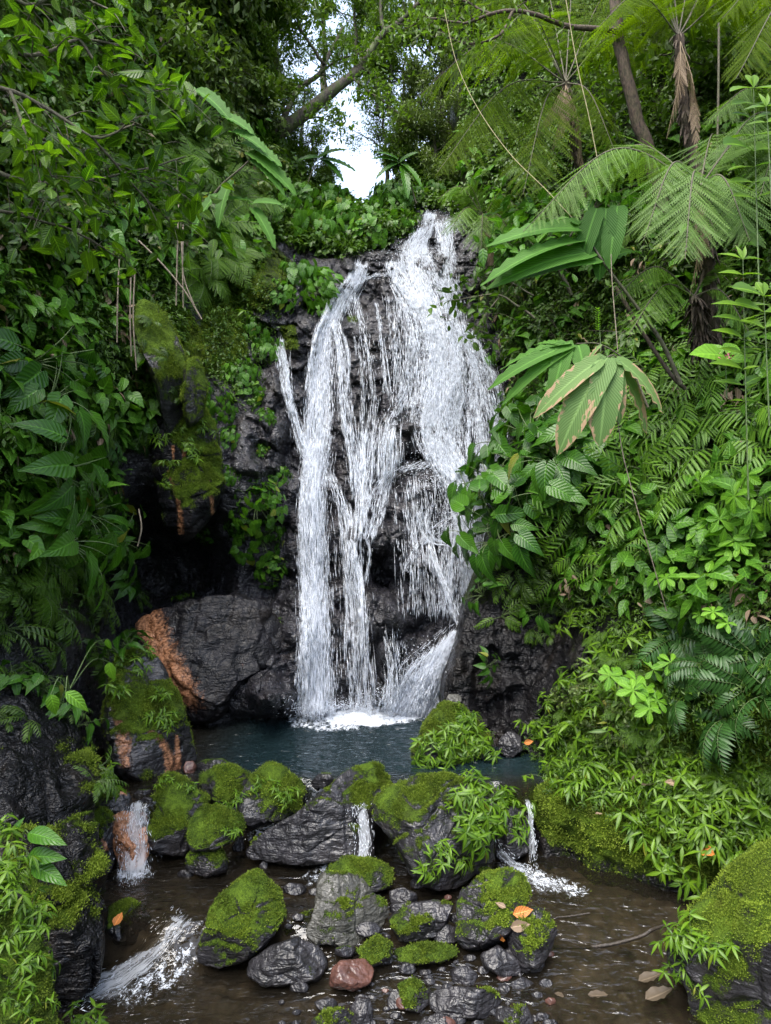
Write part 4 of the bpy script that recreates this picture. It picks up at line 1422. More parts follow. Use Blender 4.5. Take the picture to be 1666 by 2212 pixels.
BIGR = [
    ('rock_wall', [(-170, 1380), (40, 1400), (150, 1450), (215, 1560), (225, 1640), (200, 1720), (205, 1790), (240, 1880), (236, 2040), (205, 2140), (150, 2260), (-170, 2330)], 5.75, 1.15, 1, dict(moss=-.05, sub=6, label='near black dripping rock wall rising from the stream at left', cat='rock wall', facets=7, tuft=.5, mat=M_BLACK, rough=1.8)),
    ('mossy_knoll', [(245, 1420), (300, 1395), (350, 1430), (385, 1500), (410, 1570), (428, 1640), (415, 1672), (300, 1690), (240, 1670), (225, 1560)], 8.2, .8, 2, dict(moss=0.45, sub=6, label='mossy rock knoll with bright orange mineral streaks at pool edge', cat='rock', facets=4,
        stain=line_stain([[(304, 1525, 4), (308, 1555, 5), (325, 1580, 6), (345, 1595, 8), (362, 1625, 9), (372, 1672, 13)], [(382, 1590, 4), (384, 1625, 6), (382, 1672, 8)], [(255, 1480, 12), (262, 1540, 16), (268, 1600, 14), (270, 1650, 10)]]))),
    ('rock_slab', [(290, 1345), (330, 1318), (420, 1292), (520, 1275), (600, 1310), (630, 1370), (585, 1440), (515, 1490), (480, 1545), (430, 1565), (395, 1540), (340, 1450)], 9.95, .75, 3, dict(moss=-1.0, sub=6, rough=1.0, box=.7, label='slanted dark slab with rust orange flank left of the falls', cat='rock slab', facets=6, stain=slab_stain, mat=M_SLAB)),
    ('overhanging_rock', [(325, 930), (350, 860), (420, 840), (470, 920), (490, 1040), (470, 1110), (430, 1150), (395, 1172), (362, 1140), (340, 1060)], 10.25, .75, 4, dict(mat=M_SLAB, moss=0.5, sub=6, label='overhanging brown rock snout with pale streaks above the cave', cat='rock', facets=5,
        stain=line_stain([[(365, 1020, 4), (378, 1060, 4), (388, 1100, 5), (390, 1150, 6)], [(374, 965, 3), (375, 995, 3)], [(398, 965, 4), (398, 990, 3)], [(440, 1000, 3), (455, 1060, 4), (460, 1110, 4)]]))),
    ('mossy_ridge', [(300, 640), (345, 660), (380, 720), (410, 800), (415, 880), (405, 945), (365, 960), (345, 880), (320, 800), (290, 720)], 9.9, .6, 5, dict(moss=.62, sub=5, label='narrow moss cushioned ridge above the dark cave', cat='rock ridge', facets=3)),
    ('mossy_ridge', [(400, 780), (430, 770), (450, 830), (440, 900), (405, 930), (390, 860)], 9.8, .35, 55, dict(moss=.6, sub=5, label='olive moss knob beside the narrow mossy ridge', cat='rock ridge', facets=3)),
    ('mossy_bank', [(-150, 1880), (-40, 1900), (40, 1935), (85, 2010), (105, 2100), (118, 2180), (120, 2280), (-150, 2300)], 3.9, .5, 6, dict(moss=.85, sub=6, label='bright mossy bank in the bottom corner under leafy herbs', cat='mossy bank', facets=3)),
    ('boulder', [(1720, 1785), (1613, 1825), (1548, 1868), (1528, 1913), (1483, 1958), (1460, 2003), (1440, 2055), (1435, 2090), (1478, 2125), (1496, 2165), (1488, 2290), (1850, 2330), (1900, 2000), (1820, 1810)], 5.15, .85, 7, dict(moss=0.6, sub=6, label='massive rounded mossy boulder at the right edge of the stream', facets=5, tuft=1.6, tsize=.013)),
    ('boulder', [(848, 1688), (893, 1673), (963, 1665), (1008, 1683), (1063, 1693), (1078, 1733), (1073, 1803), (1063, 1878), (1023, 1893), (983, 1913), (933, 1918), (888, 1888), (863, 1838), (833, 1798), (805, 1773), (803, 1733), (823, 1698)], 7.0, .6, 8, dict(moss=0.42, sub=6, label='large mossy boulder with leafy herbs growing down its face mid stream', facets=8)),
    ('boulder', [(345, 1673), (370, 1662), (400, 1676), (430, 1703), (455, 1725), (440, 1760), (424, 1798), (400, 1852), (325, 1846), (310, 1825), (320, 1758), (330, 1713)], 7.1, .45, 9, dict(moss=0.45, label='tall mossy boulder beside the orange cascade', facets=7)),
    ('boulder', [(420, 1753), (440, 1736), (475, 1741), (520, 1753), (532, 1778), (525, 1803), (500, 1823), (465, 1840), (415, 1840), (402, 1813), (408, 1778)], 6.85, .3, 10, dict(moss=0.5, label='flat topped mossy boulder leaning on the tall one by the cascade', facets=6)),
    ('boulder', [(430, 1673), (465, 1655), (500, 1652), (540, 1665), (558, 1680), (535, 1718), (500, 1742), (465, 1735), (435, 1705)], 7.55, .35, 11, dict(moss=0.5, label='rounded mossy boulder behind the flat topped one', facets=6)),
    ('boulder', [(548, 1672), (580, 1646), (605, 1652), (625, 1673), (655, 1681), (664, 1713), (648, 1755), (600, 1775), (540, 1790), (512, 1766), (508, 1743), (528, 1698)], 7.4, .4, 12, dict(moss=0.38, label='mossy boulder with a bare grey crown at the pool outlet', facets=8)),
    ('boulder', [(400, 1848), (420, 1828), (445, 1820), (475, 1833), (497, 1863), (492, 1886), (445, 1896), (402, 1882)], 6.7, .25, 13, dict(moss=0.5, sub=5, label='small dome of dark green moss in the shallow left pool', facets=4)),
    ('boulder', [(538, 1880), (560, 1872), (580, 1893), (605, 1918), (612, 1953), (620, 1983), (595, 2018), (565, 2050), (525, 2076), (480, 2092), (432, 2082), (426, 2058), (443, 1993), (450, 1968), (475, 1933), (515, 1898)], 5.95, .38, 14, dict(moss=0.52, sub=6, label='pointed mossy boulder standing alone right of the rapids', facets=8)),
    ('boulder', [(800, 1638), (838, 1650), (852, 1690), (820, 1760), (800, 1852), (700, 1868), (600, 1860), (535, 1852), (528, 1830), (590, 1785), (640, 1758), (700, 1708), (750, 1662)], 7.2, .45, 15, dict(moss=.02, sub=6, label='long smooth dark boulder sloping from the mossy crest at the pool', facets=6)),
    ('boulder', [(705, 1875), (745, 1850), (800, 1853), (852, 1880), (848, 1918), (800, 1935), (725, 1925)], 6.5, .3, 16, dict(moss=0.35, label='low dark boulder with green fringe behind the angular grey one', facets=6)),
    ('boulder', [(683, 1888), (700, 1880), (780, 1890), (805, 1923), (833, 1943), (842, 1978), (800, 2035), (770, 2050), (670, 2038), (656, 2018), (675, 1978), (680, 1933)], 6.05, .36, 17, dict(moss=.02, sub=6, mat=M_DRYROCK, label='angular grey olive boulder with sharp edges mid stream', facets=16, box=.62, cut=(.42, .8), rough=1.3, tuft=.5)),
    ('boulder', [(998, 1918), (1043, 1886), (1103, 1874), (1138, 1893), (1148, 1933), (1128, 1980), (1100, 2020), (1043, 2050), (1003, 2052), (980, 2025), (986, 1953)], 6.05, .36, 18, dict(moss=0.44, sub=6, label='mossy boulder with a fallen orange leaf on its shoulder', facets=8)),
    ('boulder', [(1128, 1963), (1168, 1952), (1193, 1983), (1204, 2013), (1190, 2055), (1163, 2096), (1125, 2090), (1098, 2053), (1090, 2018)], 5.85, .28, 19, dict(moss=0.34, label='dark mossy boulder wet at its foot, nearest the quiet right pool', facets=7)),
    ('boulder', [(838, 1983), (883, 1951), (943, 1941), (980, 1953), (968, 1998), (923, 2036), (863, 2034)], 6.1, .3, 20, dict(moss=0.26, label='dark wet boulder half covered with moss right of the angular one', facets=7)),
    ('stone', [(853, 2048), (918, 2035), (988, 2042), (995, 2058), (953, 2080), (878, 2090), (840, 2070)], 5.75, .2, 21, dict(moss=0.4, label='long flat mossy stone below the half mossy dark boulder', facets=5, cat='stone')),
    ('stone', [(765, 2055), (815, 2018), (852, 2040), (845, 2075), (800, 2090)], 5.8, .2, 22, dict(moss=0.4, label='wedge of mossy stone under the angular grey boulder', facets=5, cat='stone')),
    ('stone', [(540, 2073), (590, 2038), (645, 2023), (690, 2043), (716, 2078), (700, 2113), (650, 2128), (565, 2132), (533, 2108)], 5.65, .3, 23, dict(moss=-.12, label='smooth charcoal stone lying below the pointed mossy boulder', facets=4, cat='stone', tuft=.5)),
    ('stone', [(715, 2092), (735, 2073), (790, 2068), (810, 2095), (802, 2125), (760, 2142), (713, 2132)], 5.5, .16, 24, dict(moss=-2, mat=M_REDROCK, label='wet reddish brown stone in the shallows', facets=4, cat='stone', tuft=0)),
    ('stone', [(536, 2047), (575, 2031), (590, 2048), (572, 2064), (545, 2064)], 5.85, .1, 25, dict(moss=-.5, sub=4, label='small grey stone wedged beneath the pointed mossy boulder', cat='stone', tuft=0)),
    ('stone', [(590, 2032), (650, 1975), (682, 1962), (684, 2000), (640, 2038), (600, 2048)], 5.95, .18, 26, dict(moss=.1, label='long dark stone tilted between the pointed and the angular boulder', cat='stone')),
    ('boulder', [(233, 1960), (280, 1940), (310, 1953), (330, 1983), (302, 2020), (290, 2042), (248, 2042), (226, 2003)], 6.05, .25, 27, dict(moss=.12, label='dark wet boulder at the foot of the black rock wall', facets=5)),
    ('boulder', [(182, 1765), (225, 1742), (258, 1778), (255, 1853), (234, 1890), (190, 1875), (176, 1813)], 6.7, .3, 28, dict(moss=.2, label='dark mossy boulder left of the orange cascade', facets=5, stain=line_stain([[(222, 1815, 4), (230, 1835, 4)], [(185, 1800, 4), (184, 1830, 4)], [(250, 1770, 8), (256, 1830, 7)]]))),
    ('stone', [(188, 1720), (240, 1703), (280, 1710), (290, 1733), (282, 1756), (225, 1758), (190, 1745)], 7.1, .25, 29, dict(moss=.35, label='flat ledge stone with orange top above the cascade', cat='stone', stain=line_stain([[(200, 1716, 7), (240, 1708, 7), (270, 1712, 6)]]))),
    ('stone', [(236, 1768), (262, 1752), (318, 1752), (330, 1770), (322, 1850), (300, 1880), (262, 1880), (245, 1840)], 6.98, .22, 30, dict(moss=-2, label='orange stained lip stone under the little cascade', cat='stone', tuft=0, stain=lambda a, b, W, N: np.full(len(a), .8))),
    ('stone', [(286, 1718), (300, 1706), (325, 1705), (333, 1718), (320, 1732), (292, 1732)], 7.3, .14, 31, dict(moss=-.4, sub=4, label='upper of two small black stones above the cascade', cat='stone', tuft=0)),
    ('stone', [(296, 1738), (312, 1722), (330, 1724), (334, 1742), (318, 1752), (300, 1750)], 7.1, .12, 32, dict(moss=-.4, sub=4, label='lower of two small black stones above the cascade', cat='stone', tuft=0)),
    ('stone', [(395, 1660), (402, 1645), (418, 1643), (426, 1656), (420, 1672), (400, 1672)], 7.9, .12, 33, dict(moss=-2, sub=4, mat=M_REDROCK, label='small brown stone at the foot of the mossy knoll', cat='stone', tuft=0)),
    ('stone', [(415, 1655), (440, 1640), (480, 1638), (505, 1650), (490, 1668), (430, 1672)], 8.0, .2, 34, dict(moss=-.1, sub=4, label='grey wet stone in the pool behind the mossy boulders', cat='stone', tuft=0)),
    ('stone', [(668, 1692), (690, 1671), (714, 1671), (730, 1690), (716, 1704), (680, 1704)], 7.6, .16, 35, dict(moss=.0, sub=4, label='lone dark stone breaking the surface of the pool outlet', cat='stone', tuft=.5)),
    ('boulder', [(906, 1585), (933, 1538), (963, 1515), (1003, 1520), (1033, 1560), (1068, 1598), (1060, 1640), (1023, 1660), (953, 1664), (890, 1655), (886, 1628)], 8.6, .6, 36, dict(moss=0.45, sub=6, label='mossy boulder overgrown with herbs standing in the pool', facets=5)),
    ('stone', [(962, 1516), (968, 1498), (992, 1499), (999, 1514), (985, 1524)], 9.0, .15, 37, dict(moss=-2, sub=4, mat=M_DRYROCK, label='small brownish stone perched behind the herb covered boulder', cat='stone', tuft=0)),
    ('stone', [(1076, 1600), (1098, 1576), (1124, 1592), (1130, 1620), (1103, 1640), (1076, 1626)], 8.4, .22, 38, dict(moss=-.3, label='knobbly grey stone at the foot of the dark right bank', cat='stone', rough=1.6)),
    ('boulder', [(1070, 1755), (1113, 1736), (1145, 1753), (1156, 1793), (1148, 1838), (1113, 1858), (1066, 1856)], 7.1, .35, 39, dict(moss=.18, label='shaded mossy boulder behind the big leafy one', facets=5)),
    ('stone', [(856, 2125), (893, 2111), (918, 2127), (932, 2168), (907, 2190), (873, 2181)], 5.25, .12, 40, dict(moss=0.38, sub=5, label='small blocky stone with bright moss near the bottom', cat='stone', box=.6)),
    ('stone', [(925, 2142), (985, 2129), (1060, 2137), (1088, 2165), (1062, 2198), (990, 2204), (930, 2183)], 5.2, .22, 41, dict(moss=.02, label='broad flat wet stone beside the small blocky mossy one', cat='stone')),
    ('stone', [(968, 2095), (1010, 2086), (1035, 2108), (1022, 2130), (982, 2130)], 5.5, .12, 42, dict(moss=-2, sub=4, label='rough glistening stone between flat wet stone and mossy boulder', cat='stone', rough=1.8, tuft=0)),
    ('stone', [(1102, 2122), (1130, 2110), (1157, 2125), (1152, 2143), (1108, 2143)], 5.4, .12, 43, dict(moss=-2, sub=4, label='half sunk glistening stone in the quiet right pool', cat='stone', tuft=0)),
    ('stone', [(1083, 2195), (1110, 2172), (1140, 2175), (1154, 2200), (1150, 2260), (1086, 2260)], 5.05, .16, 44, dict(moss=0.2, label='mossy stone at the bottom edge right of the flat one', cat='stone')),
    ('stone', [(668, 2208), (700, 2180), (740, 2178), (778, 2202), (780, 2270), (670, 2270)], 5.0, .2, 45, dict(moss=0.4, label='bright mossy stone cut by the bottom edge below the reddish one', cat='stone')),
    ('stone', [(756, 2172), (775, 2152), (800, 2156), (808, 2180), (800, 2220), (760, 2220)], 5.1, .14, 46, dict(moss=-.5, sub=4, label='black stone between reddish stone and bottom edge', cat='stone', tuft=0)),
    ('stone', [(835, 2160), (845, 2140), (870, 2140), (876, 2165), (860, 2180), (840, 2180)], 5.25, .1, 47, dict(moss=-.3, sub=4, label='small pale wet stone left of the blocky mossy one', cat='stone', tuft=0)),
    ('stone', [(895, 2208), (950, 2186), (985, 2212), (985, 2262), (900, 2262)], 5.0, .18, 48, dict(moss=.05, label='dark stone cut by the bottom edge under the blocky mossy one', cat='stone')),
    ('stone', [(840, 1925), (870, 1915), (900, 1930), (905, 1950), (870, 1965), (842, 1950)], 6.35, .16, 49, dict(moss=-.3, sub=4, label='dark stone in the gap under the large leafy boulder', cat='stone', tuft=0)),
    ('stone', [(935, 2010), (965, 1995), (990, 2005), (995, 2032), (960, 2042), (936, 2032)], 5.95, .14, 50, dict(moss=-.1, sub=4, label='dark stone below the half mossy dark boulder', cat='stone', tuft=0)),
    ('stone', [(1035, 2060), (1075, 2040), (1120, 2070), (1130, 2105), (1080, 2112), (1040, 2090)], 5.7, .16, 51, dict(moss=.02, sub=4, label='dark wet stone at the foot of the orange leaf boulder', cat='stone', tuft=0)),
    ('stone', [(380, 1885), (395, 1878), (418, 1880), (420, 1892), (398, 1900), (380, 1896)], 6.55, .07, 52, dict(moss=-2, sub=4, label='tiny grey stone beside the small dome of moss', cat='stone', tuft=0)),
    ('stone', [(560, 1868), (568, 1858), (580, 1864), (578, 1878), (562, 1880)], 6.6, .05, 53, dict(moss=-2, sub=4, label='tiny pale stone just behind the pointed mossy boulder', cat='stone', tuft=0)),
    ('stone', [(500, 1830), (515, 1805), (528, 1808), (530, 1838), (505, 1842)], 6.9, .1, 54, dict(moss=-.3, sub=4, label='small upright stone between mossy boulders and long dark one', cat='stone', tuft=0)),
]
for (nm, ol, Yv, th, sd, kw) in BIGR:
    pb = max(p[1] for p in ol)
    if 1840 < pb < 2215 and sd >= 8:          # stands on the bed: distance from where its foot meets the water
        Yn = Yv
        for _ in range(6):
            cxp = sum(p[0] for p in ol) / len(ol)
            Yn = Yb(pb, float(level(np.array((cxp - 833) / F * Yn), np.array(Yn))) - .03)
        Yv = Yn + .3 * th
    rock(nm, ol, Yv, th, sd, **kw)
# pebbles of the shallows: separate small stones
PEB = []
r = random.Random(3)
for k in range(100):
    for _ in range(60):
        a, b = (r.uniform(830, 1190), r.uniform(2060, 2215)) if k < 62 else ((r.uniform(600, 850), r.uniform(2120, 2215)) if k < 78 else (r.uniform(620, 1010), r.uniform(1900, 2070)))
        w = r.choice((r.uniform(9, 20), r.uniform(16, 34)))
        if all((a - q[0]) ** 2 + (b - q[1]) ** 2 > (w + q[2]) ** 2 for q in PEB):
            break
    PEB.append((a, b, w))
    ol = [(a + w * r.uniform(.8, 1.1) * math.cos(t), b + w * .6 * r.uniform(.8, 1.1) * math.sin(t)) for t in np.linspace(0, 6.28, 8)[:-1]]
    Z = level(np.array((a - 833) / F * 5.6), np.array(Yb(b, -.68)))
    pb = rock('pebble', ol, Yb(b + w * .3, float(Z)), w / F * 5.2, 100 + k, moss=-.45 if k % 3 else .15, sub=3, tuft=0, label=None, cat='pebble', group='wet pebbles in the shallows', mat=M_REDROCK if k % 9 == 4 else M_ROCK)
    PLACED.append([pb, ('mossy ' if k % 3 == 0 else 'wet ') + ('reddish pebble' if k % 9 == 4 else 'dark pebble'), a, b])


# ---------------------------------------------------------------- undergrowth: the mass of small leaves on both slopes
def undergrowth(S, polys, name, label, mat=M_UNDER, parent=None):
    mb = MB()
    for poly, n, size, tpls, hang in polys:
        ix = S.inside(poly)
        if not len(ix):
            continue
        k = rng.choice(ix, n)
        P, N = S.P[k], S.Nf[k]
        m = 6
        stem = unit(N * .9 + UP * .5 + rng.normal(0, .4, (n, 3)))
        L = size * rng.uniform(1.0, 3.2, (n, 1))
        base = P + rng.normal(0, .05, (n, 3))
        for q in range(m):
            a = rng.normal(0, 1, (n, 3))
            d = unit(a - (a * stem).sum(-1, keepdims=True) * stem * .7 + stem * .35 - UP * hang)
            p = base + stem * L * (.45 + .55 * q / m) + rng.normal(0, .4, (n, 3)) * size
            nn = UP * .8 + N * .6 + rng.normal(0, .35, (n, 3))
            r = np.clip(.5 + .45 * fbm(P * 2.2, 2, 13) + rng.normal(0, .18, n), 0, .96)
            mb.inst(tpls[q % len(tpls)], frames(d, nn) * (size * rng.uniform(.7, 1.5, n))[:, None, None], p, r)
    o = mb.build(name, mat, parent)
    return tag(o, label, None, None, 'stuff')


SM_, LN_ = [T_RHOMB, T_OVATE], [T_LANCE, T_RHOMB]
undergrowth(SM, [([(-250, -300), (560, -300), (600, 300), (560, 560), (300, 600), (-250, 600)], 10500, .085, SM_, .5),
                 ([(-250, 560), (330, 560), (400, 700), (330, 900), (200, 1000), (-250, 1000)], 5200, .075, LN_, .5),
                 ([(-250, 1000), (240, 1000), (260, 1200), (180, 1300), (-250, 1300)], 2200, .06, LN_, .5),
                 ([(560, 250), (640, 340), (760, 440), (900, 455), (900, 500), (760, 560), (600, 530), (540, 400)], 2200, .085, [T_OVATE, T_HEART], .6),
                 ([(830, 430), (960, 270), (1040, 300), (1040, 480), (960, 455), (900, 450)], 1300, .085, [T_OVATE, T_HEART], .6),
                 ([(430, 600), (560, 560), (600, 700), (540, 900), (430, 800)], 700, .05, SM_, .3),
                 ([(1000, 300), (1180, 0), (1300, 300), (1300, 560), (1100, 560)], 2000, .08, SM_, .5)],
            'undergrowth', 'mixed small leaved undergrowth covering the left slope')
undergrowth(SR, [([(970, -400), (2000, -400), (2000, 500), (1020, 500)], 7500, .085, SM_, .5),
                 ([(1030, 480), (2000, 480), (2000, 800), (1090, 800)], 3700, .075, LN_, .5),
                 ([(1090, 800), (2000, 760), (2000, 1100), (1110, 1050)], 2000, .065, LN_, .5),
                 ([(1190, 1080), (2000, 1050), (2000, 1400), (1240, 1300)], 1500, .055, LN_, .5),
                 ([(1240, 1300), (2000, 1380), (2000, 1660), (1450, 1600)], 1500, .045, LN_, .5),
                 ([(1120, 1640), (1200, 1500), (1330, 1420), (1450, 1600), (1900, 1700), (1900, 1830), (1450, 1820), (1200, 1720)], 1500, .038, LN_, .2)],
            'undergrowth', 'mixed small leaved undergrowth covering the right slope')

undergrowth(SR, [([(970, 300), (2000, 300), (2000, 1380), (1240, 1300), (1060, 800)], 420, .17, [T_OVATE, T_HEART], .5)], 'undergrowth', 'scattered broad leaves among the small ones on the right slope', M_HEART)
undergrowth(SM, [([(-250, 0), (560, 0), (560, 560), (330, 640), (300, 900), (200, 1250), (-250, 1250)], 420, .17, [T_OVATE, T_HEART], .5)], 'undergrowth', 'scattered broad leaves among the small ones on the left slope', M_HEART)
undergrowth(SR, [([(970, 300), (2000, 300), (2000, 1400), (1240, 1300), (1060, 800)], 80, .11, [T_LANCE, T_OVATE], 1.2)], 'leaf_litter', 'dead brown leaves caught in the plants of the right slope', M_DEAD)
undergrowth(SM, [([(-250, 100), (560, 100), (560, 560), (330, 640), (300, 900), (200, 1250), (-250, 1250)], 150, .12, [T_LANCE, T_OVATE], 1.2)], 'leaf_litter', 'dead brown leaves caught in the plants of the left slope', M_DEAD)

# ---------------------------------------------------------------- plants in the places the picture shows them
def scatter(S, knd, poly, n, sep, sc, phrase, group, lean=.55, out=0.0):
    for i in S.sample(poly, n, sep):
        plant(knd, S.P[i] + S.Nf[i] * out, S.Nf[i], random.uniform(*sc), phrase=phrase, group=group, lean=lean)


def hero(S, knd, px, py, sc, label, group=None, lean=.55, out=0.0):
    P, N = S.pick(px, py)
    return plant(knd, P + N * out, N, sc, label=label, group=group, lean=lean)


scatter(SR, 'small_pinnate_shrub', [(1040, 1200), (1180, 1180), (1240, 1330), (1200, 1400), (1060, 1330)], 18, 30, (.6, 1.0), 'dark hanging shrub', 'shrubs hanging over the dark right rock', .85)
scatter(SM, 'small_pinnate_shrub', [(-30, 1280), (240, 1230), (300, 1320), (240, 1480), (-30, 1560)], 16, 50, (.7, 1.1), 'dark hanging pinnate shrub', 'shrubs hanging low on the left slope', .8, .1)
scatter(SM, 'fern', [(-30, 1080), (260, 1080), (280, 1260), (-30, 1300)], 8, 60, (.7, 1.0), 'shaded fern', 'ferns low on the left slope', .8, .1)
# left slope
scatter(SM, 'small_leaf_shrub', [(-40, 40), (520, 40), (540, 300), (420, 520), (-40, 600)], 22, 66, (.9, 1.5), 'dark small leaved shrub', 'shrubs on the left slope')
scatter(SM, 'pale_shrub', [(330, -20), (560, -20), (600, 260), (520, 420), (380, 300)], 14, 60, (.8, 1.3), 'greyish green shrub', 'pale shrubs on the upper left slope')
scatter(SM, 'fern', [(330, 260), (500, 240), (560, 480), (520, 600), (400, 620)], 24, 40, (1.0, 1.6), 'drooping light green fern', 'ferns hanging on the left slope', .85, .12)
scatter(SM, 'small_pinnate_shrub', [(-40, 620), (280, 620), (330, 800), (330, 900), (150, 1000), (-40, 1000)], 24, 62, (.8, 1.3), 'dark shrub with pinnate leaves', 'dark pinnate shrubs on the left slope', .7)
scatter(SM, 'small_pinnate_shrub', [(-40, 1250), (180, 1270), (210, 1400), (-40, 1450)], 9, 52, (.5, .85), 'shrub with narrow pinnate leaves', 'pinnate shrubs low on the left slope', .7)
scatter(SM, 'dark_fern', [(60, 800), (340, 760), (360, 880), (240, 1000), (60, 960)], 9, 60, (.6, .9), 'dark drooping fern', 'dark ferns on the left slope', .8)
for x, y, s, lab in [(20, 780, 1.15, 'topmost clump of large glossy leaves at the left edge'), (60, 900, 1.0, 'large glossy leaves at the left edge, second clump down'), (30, 1010, 1.1, 'wet glossy big leaved plant at the left edge, level with the cave roof'),
                     (120, 1090, .95, 'big glossy leaved plant reaching towards the cave mouth'), (190, 1160, .85, 'glossy leaved plant hanging nearest the black cave'), (60, 1180, 1.0, 'big leaved plant low on the left slope above the narrow pinnate shrubs'), (220, 1290, .6, 'small glossy leaved plant left of the rust orange flank')]:
    hero(SM, 'broad_leaf_plant', x, y, s, lab, 'large leaved plants of the left slope', .7, .3)
hs = [(620, 470, 1.5, 'heart leaved shrub left above the falls'), (690, 500, 1.5, 'heart leaved shrub above the dry rock left of the upper fall'), (655, 440, 1.3, 'heart leaved shrub just under the sky gap at left'), (745, 490, 1.5, 'heart leaved shrub in the middle of the bank above the falls'),
      (790, 525, 1.1, 'small heart leaved shrub on the lip of the falls'), (720, 440, 1.3, 'heart leaved shrub below the bright sky gap'), (810, 470, 1.3, 'heart leaved shrub right of the middle above the falls'), (862, 440, 1.3, 'heart leaved shrub beside the top of the falls'), (858, 490, 1.1, 'dark heart leaved shrub hugging the upper fall'),
      (895, 425, 1.0, 'heart leaved shrub directly above the top of the falls'), (940, 415, 1.0, 'heart leaved shrub right above the top of the falls'), (840, 420, 1.0, 'heart leaved shrub at the right foot of the sky gap'),
      (650, 600, 1.15, 'heart leaved shrub on the mossy shelf left of the falls'), (690, 625, 1.05, 'heart leaved shrub nearest the narrow left strand, on the shelf'), (610, 640, .8, 'yellowing heart leaved shrub on the mossy shelf'), (700, 670, .7, 'small heart leaved shrub under the mossy shelf'),
      (550, 720, .85, 'heart leaved shrub beside the small moss patch left of the falls'), (575, 755, .8, 'heart leaved shrub touching the leftmost thin strand'), (520, 810, .85, 'heart leaved shrub left of the thin strand, middle height'), (545, 850, .7, 'heart leaved shrub on the grey wet rock, upper'), (575, 900, .4, 'tiny leafy tuft on the grey wet rock beside the thin strand'),
      (568, 970, .35, 'lone small tuft on the grey wet rock'), (603, 1030, .55, 'hanging heart leaved clump left of the main left fall'), (555, 1090, 1.0, 'large hanging heart leaved shrub right of the cave, upper part'), (560, 1160, 1.05, 'large hanging heart leaved shrub right of the cave, lower part'), (520, 1130, .7, 'heart leaved shrub at the right rim of the cave'), (590, 1235, .7, 'heart leaved plant dangling beside the foot of the left fall'), (440, 1150, .5, 'small leafy tuft hanging under the overhanging rock'), (470, 880, .75, 'heart leaved shrub draped right of the overhanging rock snout'), (500, 950, .6, 'heart leaved clump on the wet wall between snout and falls'), (430, 840, .6, 'heart leaved plant at the top of the overhanging rock snout'), (490, 1030, .5, 'small heart leaved clump low on the wet wall right of the snout')]
for x, y, s, lab in hs:
    hero(SM, 'heart_leaf_shrub', x, y, s, lab, 'heart leaved shrubs around the falls', .6)
for x, y, s, lab in [(405, 1290, .6, 'fine leaved herb on top of the slanted slab'), (595, 1350, .35, 'tiny green tuft on the wet rock above the pool'), (520, 690, .9, 'light herb on the slope left of the mossy shelf'), (480, 560, .9, 'light fern like herb above the mossy shelf'), (390, 1010, .6, 'small herb on the overhanging rock snout')]:
    hero(SM, 'herb', x, y, s, lab)

# right slope
scatter(SR, 'small_leaf_shrub', [(1060, 520), (1150, 480), (1230, 600), (1230, 780), (1150, 780), (1090, 640)], 13, 48, (.8, 1.2), 'dark small leaved shrub', 'shrubs right of the falls', .7)
scatter(SR, 'heart_leaf_shrub', [(1090, 560), (1140, 560), (1200, 760), (1160, 880), (1120, 700)], 7, 50, (.45, .75), 'dark heart leaved shrub', 'heart leaved shrubs right of the falls', .7)
scatter(SR, 'small_leaf_shrub', [(1250, 480), (1700, 480), (1700, 740), (1250, 740)], 14, 70, (.7, 1.2), 'dark understory shrub', 'understory shrubs on the right slope', .6)
scatter(SR, 'fern', [(1050, 340), (1350, 300), (1400, 560), (1100, 560)], 9, 72, (.9, 1.3), 'fern in the shade', 'ferns under the tree ferns', .7)
scatter(SR, 'pinnate_shrub', [(1280, 830), (1420, 780), (1720, 760), (1720, 1080), (1400, 1120), (1280, 960)], 30, 52, (.75, 1.1), 'bright pinnate leaved shrub', 'bright pinnate shrubs on the right', .75, .12)
scatter(SR, 'pinnate_shrub', [(1200, 1000), (1400, 1000), (1500, 1240), (1260, 1230)], 16, 46, (.5, .8), 'mid green pinnate shrub', 'lower pinnate shrubs of the right slope', .8)
scatter(SR, 'broad_leaf_plant', [(1125, 930), (1230, 880), (1290, 960), (1240, 1080), (1160, 1180), (1050, 1180), (1075, 1050)], 24, 33, (.8, 1.1), 'dark glossy big leaved plant', 'glossy leaved plants leaning over the foot of the falls', .8, .22)
for x, y, s, lab in [(1050, 1130, .8, 'glossy big leaved plant leaning furthest over the white water'), (1070, 1290, .5, 'small big leaved plant hanging on the dark right rock'), (1180, 1330, .45, 'light leaved plant on the dark hollow of the right bank'), (1020, 1430, .35, 'small leafy plant on the mossy corner beside the foot of the falls')]:
    hero(SR, 'broad_leaf_plant', x, y, s, lab, None, .8, .2)
for x, y, s, lab in [(1510, 1280, .95, 'bright oval leaved shrub below the pinnate shrubs'), (1580, 1200, .9, 'bright oval leaved shrub with shiny whorled leaves, upper one'), (1620, 1090, .9, 'oval leaved shrub with rounded leaves at the right edge'), (1560, 1360, .6, 'small oval leaved shrub above the dark ferns'), (1360, 1470, .85, 'pale bright soft leaved plant above the mossy bank')]:
    hero(SR, 'oval_leaf_shrub', x, y, s, lab, None, .7, .12)
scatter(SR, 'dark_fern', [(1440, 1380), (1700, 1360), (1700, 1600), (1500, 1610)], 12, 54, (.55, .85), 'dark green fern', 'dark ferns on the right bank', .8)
scatter(SR, 'fern', [(1280, 1400), (1450, 1370), (1480, 1560), (1350, 1600)], 7, 52, (.4, .65), 'light green fern', 'light ferns on the right bank', .7)
scatter(SR, 'fern', [(1440, 1620), (1700, 1650), (1700, 1760), (1500, 1700)], 7, 50, (.3, .45), 'small fern', 'small ferns on the mossy bank', .5)
